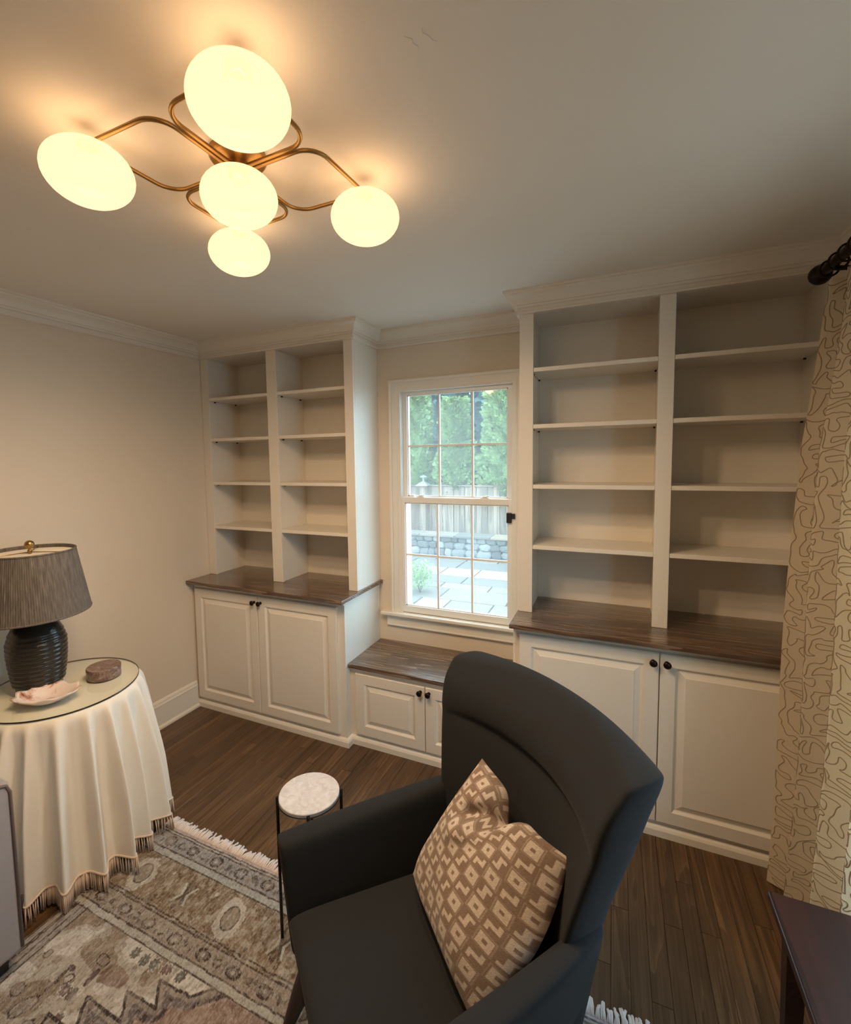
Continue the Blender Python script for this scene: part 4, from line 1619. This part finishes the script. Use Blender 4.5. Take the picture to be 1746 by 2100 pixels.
pp = [wob(x, y) for x, y in pp]
for _ in range(3):
    nq = []
    for a, b in zip(pp, pp[1:] + pp[:1]):
        nq.append((a[0] * .75 + b[0] * .25, a[1] * .75 + b[1] * .25))
        nq.append((a[0] * .25 + b[0] * .75, a[1] * .25 + b[1] * .75))
    pp = nq
PA = np.array([((x + 0.5) / (2 * TN), (y + 0.5) / (2 * TM)) for x, y in pp])
PA = np.clip(PA, 0.001, 0.999)
Vs, Fs = [], []
hw_ = 0.0015
P3 = [Vector(curtain_pt(a, b)) for a, b in PA]
nP = len(P3)
for i in range(nP):
    a, b = PA[i]
    e = 0.002
    pu = Vector(curtain_pt(min(a + e, 1), b)) - Vector(curtain_pt(max(a - e, 0), b))
    pv = Vector((0, 0, -1))
    nn = pu.cross(pv)
    nn = nn.normalized() if nn.length > 1e-9 else Vector((-1, 0, 0))
    d = P3[(i + 1) % nP] - P3[i - 1]
    sd = nn.cross(d)
    sd = sd.normalized() if sd.length > 1e-9 else Vector((0, 1, 0))
    for s in (1, -1):                     # stitched through: cord on both faces
        Vs.append(tuple(P3[i] + sd * hw_ + nn * 0.0004 * s))
        Vs.append(tuple(P3[i] + nn * 0.0016 * s))
        Vs.append(tuple(P3[i] - sd * hw_ + nn * 0.0004 * s))
for i in range(nP):
    j = (i + 1) % nP
    for o_ in (0, 3):
        Fs.append((i * 6 + o_, j * 6 + o_, j * 6 + o_ + 1, i * 6 + o_ + 1))
        Fs.append((i * 6 + o_ + 1, j * 6 + o_ + 1, j * 6 + o_ + 2, i * 6 + o_ + 2))
obj('stitching', (Vs, Fs), 'curtain_stitch', cu, smooth=True, kind='stuff')

# ================================================================ DARK RED SIDE TABLE
RTZ, RTX, RTY = 0.60, 2.911, -1.322
rtb = root('console_table', (3.12, -1.8, 0), 'dark reddish wooden console table against the wall by the curtain', 'table')
obj('tabletop', bbox_(RTX, W - 0.03, -2.35, RTY, RTZ - 0.022, RTZ, 0.004, 3), 'mahogany', rtb)
obj('apron', join(bbox_(RTX + 0.03, RTX + 0.048, -2.32, RTY - 0.03, RTZ - 0.10, RTZ - 0.022, 0.002), bbox_(W - 0.075, W - 0.057, -2.32, RTY - 0.03, RTZ - 0.10, RTZ - 0.022, 0.002),
                  bbox_(RTX + 0.05, W - 0.08, RTY - 0.048, RTY - 0.03, RTZ - 0.10, RTZ - 0.022, 0.002), bbox_(RTX + 0.05, W - 0.08, -2.32, -2.302, RTZ - 0.10, RTZ - 0.022, 0.002)), 'mahogany', rtb)
for x in (RTX + 0.043, W - 0.07):
    for y in (RTY - 0.045, -2.305):
        zb = 0.0112 if (RX0 < x < RX1 and y < RYB) else 0.0005
        prof4 = []
        V = []
        for (hw2, z) in ((0.012, zb), (0.020, RTZ - 0.022)):
            V += [(x - hw2, y - hw2, z), (x + hw2, y - hw2, z), (x + hw2, y + hw2, z), (x - hw2, y + hw2, z)]
        obj('leg', (V, [(3, 2, 1, 0), (4, 5, 6, 7), (0, 1, 5, 4), (1, 2, 6, 5), (2, 3, 7, 6), (3, 0, 4, 7)]), 'mahogany', rtb)

# ================================================================ THE GARDEN
GZ0 = -0.30
pat = struct('patio', box(-5.5, 9.5, 0.16, 6.05, GZ0 - 0.2, GZ0 - 0.03), 'mortar')
struct('garden_ground', box(-12, 16, -9, 16, GZ0 - 0.4, GZ0 - 0.2), 'gravel')
rp = random.Random(3)
far = []
y = 0.35
while y < 6.0:
    dy = rp.choice((0.32, 0.42, 0.55))
    if y + dy > 6.02:
        dy = 6.02 - y
    x = -5.4 + rp.uniform(0, 0.4)
    while x < 9.3:
        dx = rp.choice((0.42, 0.6, 0.75, 0.95))
        j = lambda: rp.uniform(-0.006, 0.006)
        g = 0.010
        zt = GZ0 + rp.uniform(-0.004, 0.004)
        vf = bbox_(x + g, x + dx - g, y + g, y + dy - g, GZ0 - 0.05, zt, 0.006, 1)
        if y > 2.2 and -2.4 < x < 2.0:
            struct('flagstone', vf, 'flagstone', pat)
        else:
            far.append(vf)
        x += dx
    y += dy
struct('flagstones_out_of_view', join(*far), 'flagstone', pat, kind='stuff')

gw = root('garden_wall', (-0.3, 6.2, GZ0), 'low dry-stone retaining wall with slate coping beyond the patio', 'wall')
obj('backing', box(-4.5, 5.5, 6.14, 6.45, GZ0 - 0.1, 0.085), 'mortar', gw)
stone_meshes = []
for k in range(7):
    bm = bmesh.new()
    bmesh.ops.create_icosphere(bm, subdivisions=2, radius=1.0)
    sd = Vector((rp.uniform(0, 50), rp.uniform(0, 50), k * 3.0))
    for vtx in bm.verts:
        p = vtx.co
        p2 = Vector([math.copysign(abs(c) ** 0.6, c) for c in p])
        f_ = 1 + 0.22 * mnoise.noise(p * 1.3 + sd) + 0.1 * mnoise.noise(p * 3 + sd)
        vtx.co = p2 * f_
    me = bpy.data.meshes.new('stone')
    bm.to_mesh(me)
    bm.free()
    me.materials.append(MATS['field_stone'])
    stone_meshes.append(me)
z = GZ0
for row, hgt in enumerate((0.15, 0.13, 0.12)):
    x = -3.0 - row * 0.1
    while x < 2.2:
        wdt = rp.uniform(0.12, 0.30)
        o = bpy.data.objects.new('stone', rp.choice(stone_meshes))
        col.objects.link(o)
        o.parent = gw
        o.location = Vector((x + wdt / 2, 6.13 + rp.uniform(-0.012, 0.012), z + hgt / 2)) - Vector(gw.location)
        o.scale = (wdt * 0.54, 0.07, hgt * 0.56)
        o.rotation_euler = (0, rp.uniform(-0.15, 0.15), 0)
        x += wdt
    z += hgt
x = -4.5
while x < 5.5:
    L = rp.uniform(0.7, 1.1)
    obj('coping_slab', bbox_(x + 0.004, min(x + L, 5.5) - 0.004, 6.03, 6.47, 0.085, 0.130, 0.006, 1), 'flagstone', gw)
    x += L

fn = root('fence', (-0.3, 7.15, GZ0), 'weathered cedar board fence standing behind the stone wall', 'fence')
x = -3.6
k = 0
while x < 3.6:
    bwid = 0.128
    topz = 1.03 + 0.10 * abs(math.sin((x + 0.7) * 1.15)) ** 3 * 0 + rp.uniform(-0.006, 0.006)
    yy = 7.12 + (0.016 if k % 2 else 0)
    obj('board', bbox_(x, x + bwid - 0.004, yy, yy + 0.016, -0.2, topz, 0.003, 1), 'fence_cedar', fn)
    x += bwid
    k += 1
for zz in (0.05, 0.85):
    obj('rail', bbox_(-3.6, 3.6, 7.156, 7.20, zz, zz + 0.08, 0.004, 1), 'fence_cedar', fn)
obj('cap_rail', bbox_(-3.6, 3.6, 7.10, 7.21, 1.035, 1.062, 0.004, 1), 'fence_cedar', fn)

po_ = root('lantern_post', (-1.32, 7.02, -0.3), 'wooden fence post with pyramid cap and small lantern finial', 'post')
LPY2, LPX2 = 7.02, -1.32
obj('post', bbox_(LPX2 - 0.07, LPX2 + 0.07, LPY2 - 0.07, LPY2 + 0.07, -0.3, 1.05, 0.005, 1), 'fence_cedar', po_)
w_ = 0.135
pv = [(LPX2 + a * w_, LPY2 + b * w_, z) for z in (1.05, 1.07) for a, b in ((-1, -1), (1, -1), (1, 1), (-1, 1))] + [(LPX2, LPY2, 1.17)]
obj('cap', (pv, [(3, 2, 1, 0), (0, 1, 5, 4), (1, 2, 6, 5), (2, 3, 7, 6), (3, 0, 4, 7), (4, 5, 8), (5, 6, 8), (6, 7, 8), (7, 4, 8)]), 'post_cap_metal', po_)
obj('lantern_finial', join(tube([(LPX2, LPY2, 1.15), (LPX2, LPY2, 1.24)], 0.024, 8), lathe([(0, 1.24), (0.09, 1.24), (0.09, 1.255), (0.012, 1.295), (0, 1.295)], LPX2, LPY2, 12)), 'post_cap_metal', po_, smooth=True, flat_angle=40)


def conifer(name, x, y, zb, h, r, mat, label, group, n=5200, leaf=0.075, seed=1, droop=0.4):
    tr_ = root(name, (x, y, zb), label, 'tree', group)
    rr = np.random.RandomState(seed)
    obj('trunk', tube([(x, y, zb), (x, y, zb + h * 0.95)], [0.07, 0.015], 8), 'bark', tr_, smooth=True)
    V, F = [], []
    # loose twig sprays on a lumpy cone-shaped shell
    t_ = rr.rand(n) ** 0.8
    th = rr.rand(n) * 2 * PI
    for i in range(n):
        hh = t_[i]
        env = r * min(1, 0.42 + 0.8 * max(0, hh * h - 0.7) / 0.7) * (1 - max(0, hh - 0.3)) ** 0.62
        lump = 1 + 0.28 * math.sin(th[i] * 5 + hh * 17 + seed) * math.sin(hh * 31 + th[i] * 2)
        rad = env * lump * (0.72 + 0.28 * rr.rand() ** 0.4)
        c = Vector((x + rad * math.cos(th[i]), y + rad * math.sin(th[i]), zb + 0.1 + hh * (h - 0.1)))
        out = Vector((math.cos(th[i]), math.sin(th[i]), rr.uniform(-droop, 0.9))).normalized()
        side = out.cross(Vector((rr.uniform(-1, 1), rr.uniform(-1, 1), rr.uniform(-1, 1))))
        if side.length < 1e-3:
            continue
        side.normalize()
        L = leaf * rr.uniform(0.7, 1.5)
        wd = L * 0.32
        k = len(V)
        V += [tuple(c - side * wd * 0.35), tuple(c + out * L * 0.5 - side * wd), tuple(c + out * L), tuple(c + out * L * 0.5 + side * wd), tuple(c + side * wd * 0.35)]
        F.append((k, k + 1, k + 2, k + 3, k + 4))
    # dense inner mass
    prof = [(0, zb + 0.12)]
    for q in range(1, 12):
        hh = q / 12
        env = r * min(1, 0.42 + 0.8 * max(0, hh * h - 0.7) / 0.7) * (1 - max(0, hh - 0.3)) ** 0.62
        prof.append((env * 0.70, zb + 0.1 + hh * (h - 0.1)))
    prof.append((0, zb + h * 0.97))
    cv, cf = lathe(prof, x, y, 20, lambda a, zq: 1 + 0.16 * math.sin(a * 5 + zq * 7 + seed))
    V2, F2 = join((V, F), (cv, cf))
    obj('foliage', (V2, F2), mat, tr_)
    return tr_


G1 = 'arborvitae hedge trees behind the fence'
conifer('arborvitae', 0.42, 7.52, -0.1, 3.7, 0.56, 'arborvitae_leaf', 'bushy green arborvitae hanging over the fence away from the lantern post', G1, 9000, 0.085, 1)
conifer('arborvitae', -0.72, 7.52, -0.1, 3.1, 0.44, 'arborvitae_leaf', 'bushy green arborvitae just beside the lantern post', G1, 8000, 0.085, 2)
conifer('arborvitae', -1.72, 7.52, -0.1, 3.9, 0.42, 'arborvitae_leaf', 'tall green arborvitae at the far side of the lantern post', G1, 7000, 0.085, 3)
conifer('arborvitae', 1.75, 7.52, -0.1, 3.5, 0.55, 'arborvitae_leaf', 'green arborvitae at the end of the hedge hidden by the bookcase', G1, 4500, 0.09, 4)
conifer('arborvitae', -2.9, 7.52, -0.1, 3.6, 0.55, 'arborvitae_leaf', 'green arborvitae at the end of the hedge hidden by the corner bookcase', G1, 4500, 0.09, 5)
G2 = 'blue-green spruces beyond the hedge'
k = 0
for (x, y, h, r) in ((-4.0, 9.3, 6.5, 1.0), (-2.15, 9.8, 7.5, 1.05), (-0.3, 9.4, 6.8, 1.0), (1.55, 9.7, 7.4, 1.05), (3.4, 9.5, 6.6, 1.0)):
    conifer('spruce', x, y, -0.3, h, r, 'spruce_leaf', 'dusky blue-green spruce standing in the row beyond the hedge', G2, 5200, 0.20, 20 + k, 0.9)
    k += 1

# small shrub on the patio by the window
sb = root('shrub', (0.05, 3.55, GZ0), 'small pale leafy shrub growing at the edge of the patio paving', 'shrub')
Vv, Ff = [], []
rs = np.random.RandomState(9)
for i in range(420):
    a = rs.rand() * 2 * PI
    rad = 0.18 * rs.rand() ** 0.5
    c = Vector((0.0 + rad * math.cos(a), 3.55 + rad * math.sin(a), GZ0 + 0.03 + rs.rand() * 0.42))
    d = Vector((rs.uniform(-1, 1), rs.uniform(-1, 1), rs.uniform(0, 1))).normalized()
    s_ = d.cross(Vector((0.3, 0.2, 1))).normalized()
    L = rs.uniform(0.05, 0.09)
    k = len(Vv)
    Vv += [tuple(c), tuple(c + d * L * .5 - s_ * L * .22), tuple(c + d * L), tuple(c + d * L * .5 + s_ * L * .22)]
    Ff.append((k, k + 1, k + 2, k + 3))
obj('foliage', (Vv, Ff), 'plant_leaf', sb)
st = [tube([(0.0, 3.55, GZ0 - 0.02), (0.12 * math.cos(a), 3.55 + 0.12 * math.sin(a), GZ0 + 0.38)], [0.006, 0.002], 5) for a in (0.3, 1.5, 2.8, 4.0, 5.2)]
obj('stems', join(*st), 'bark', sb)
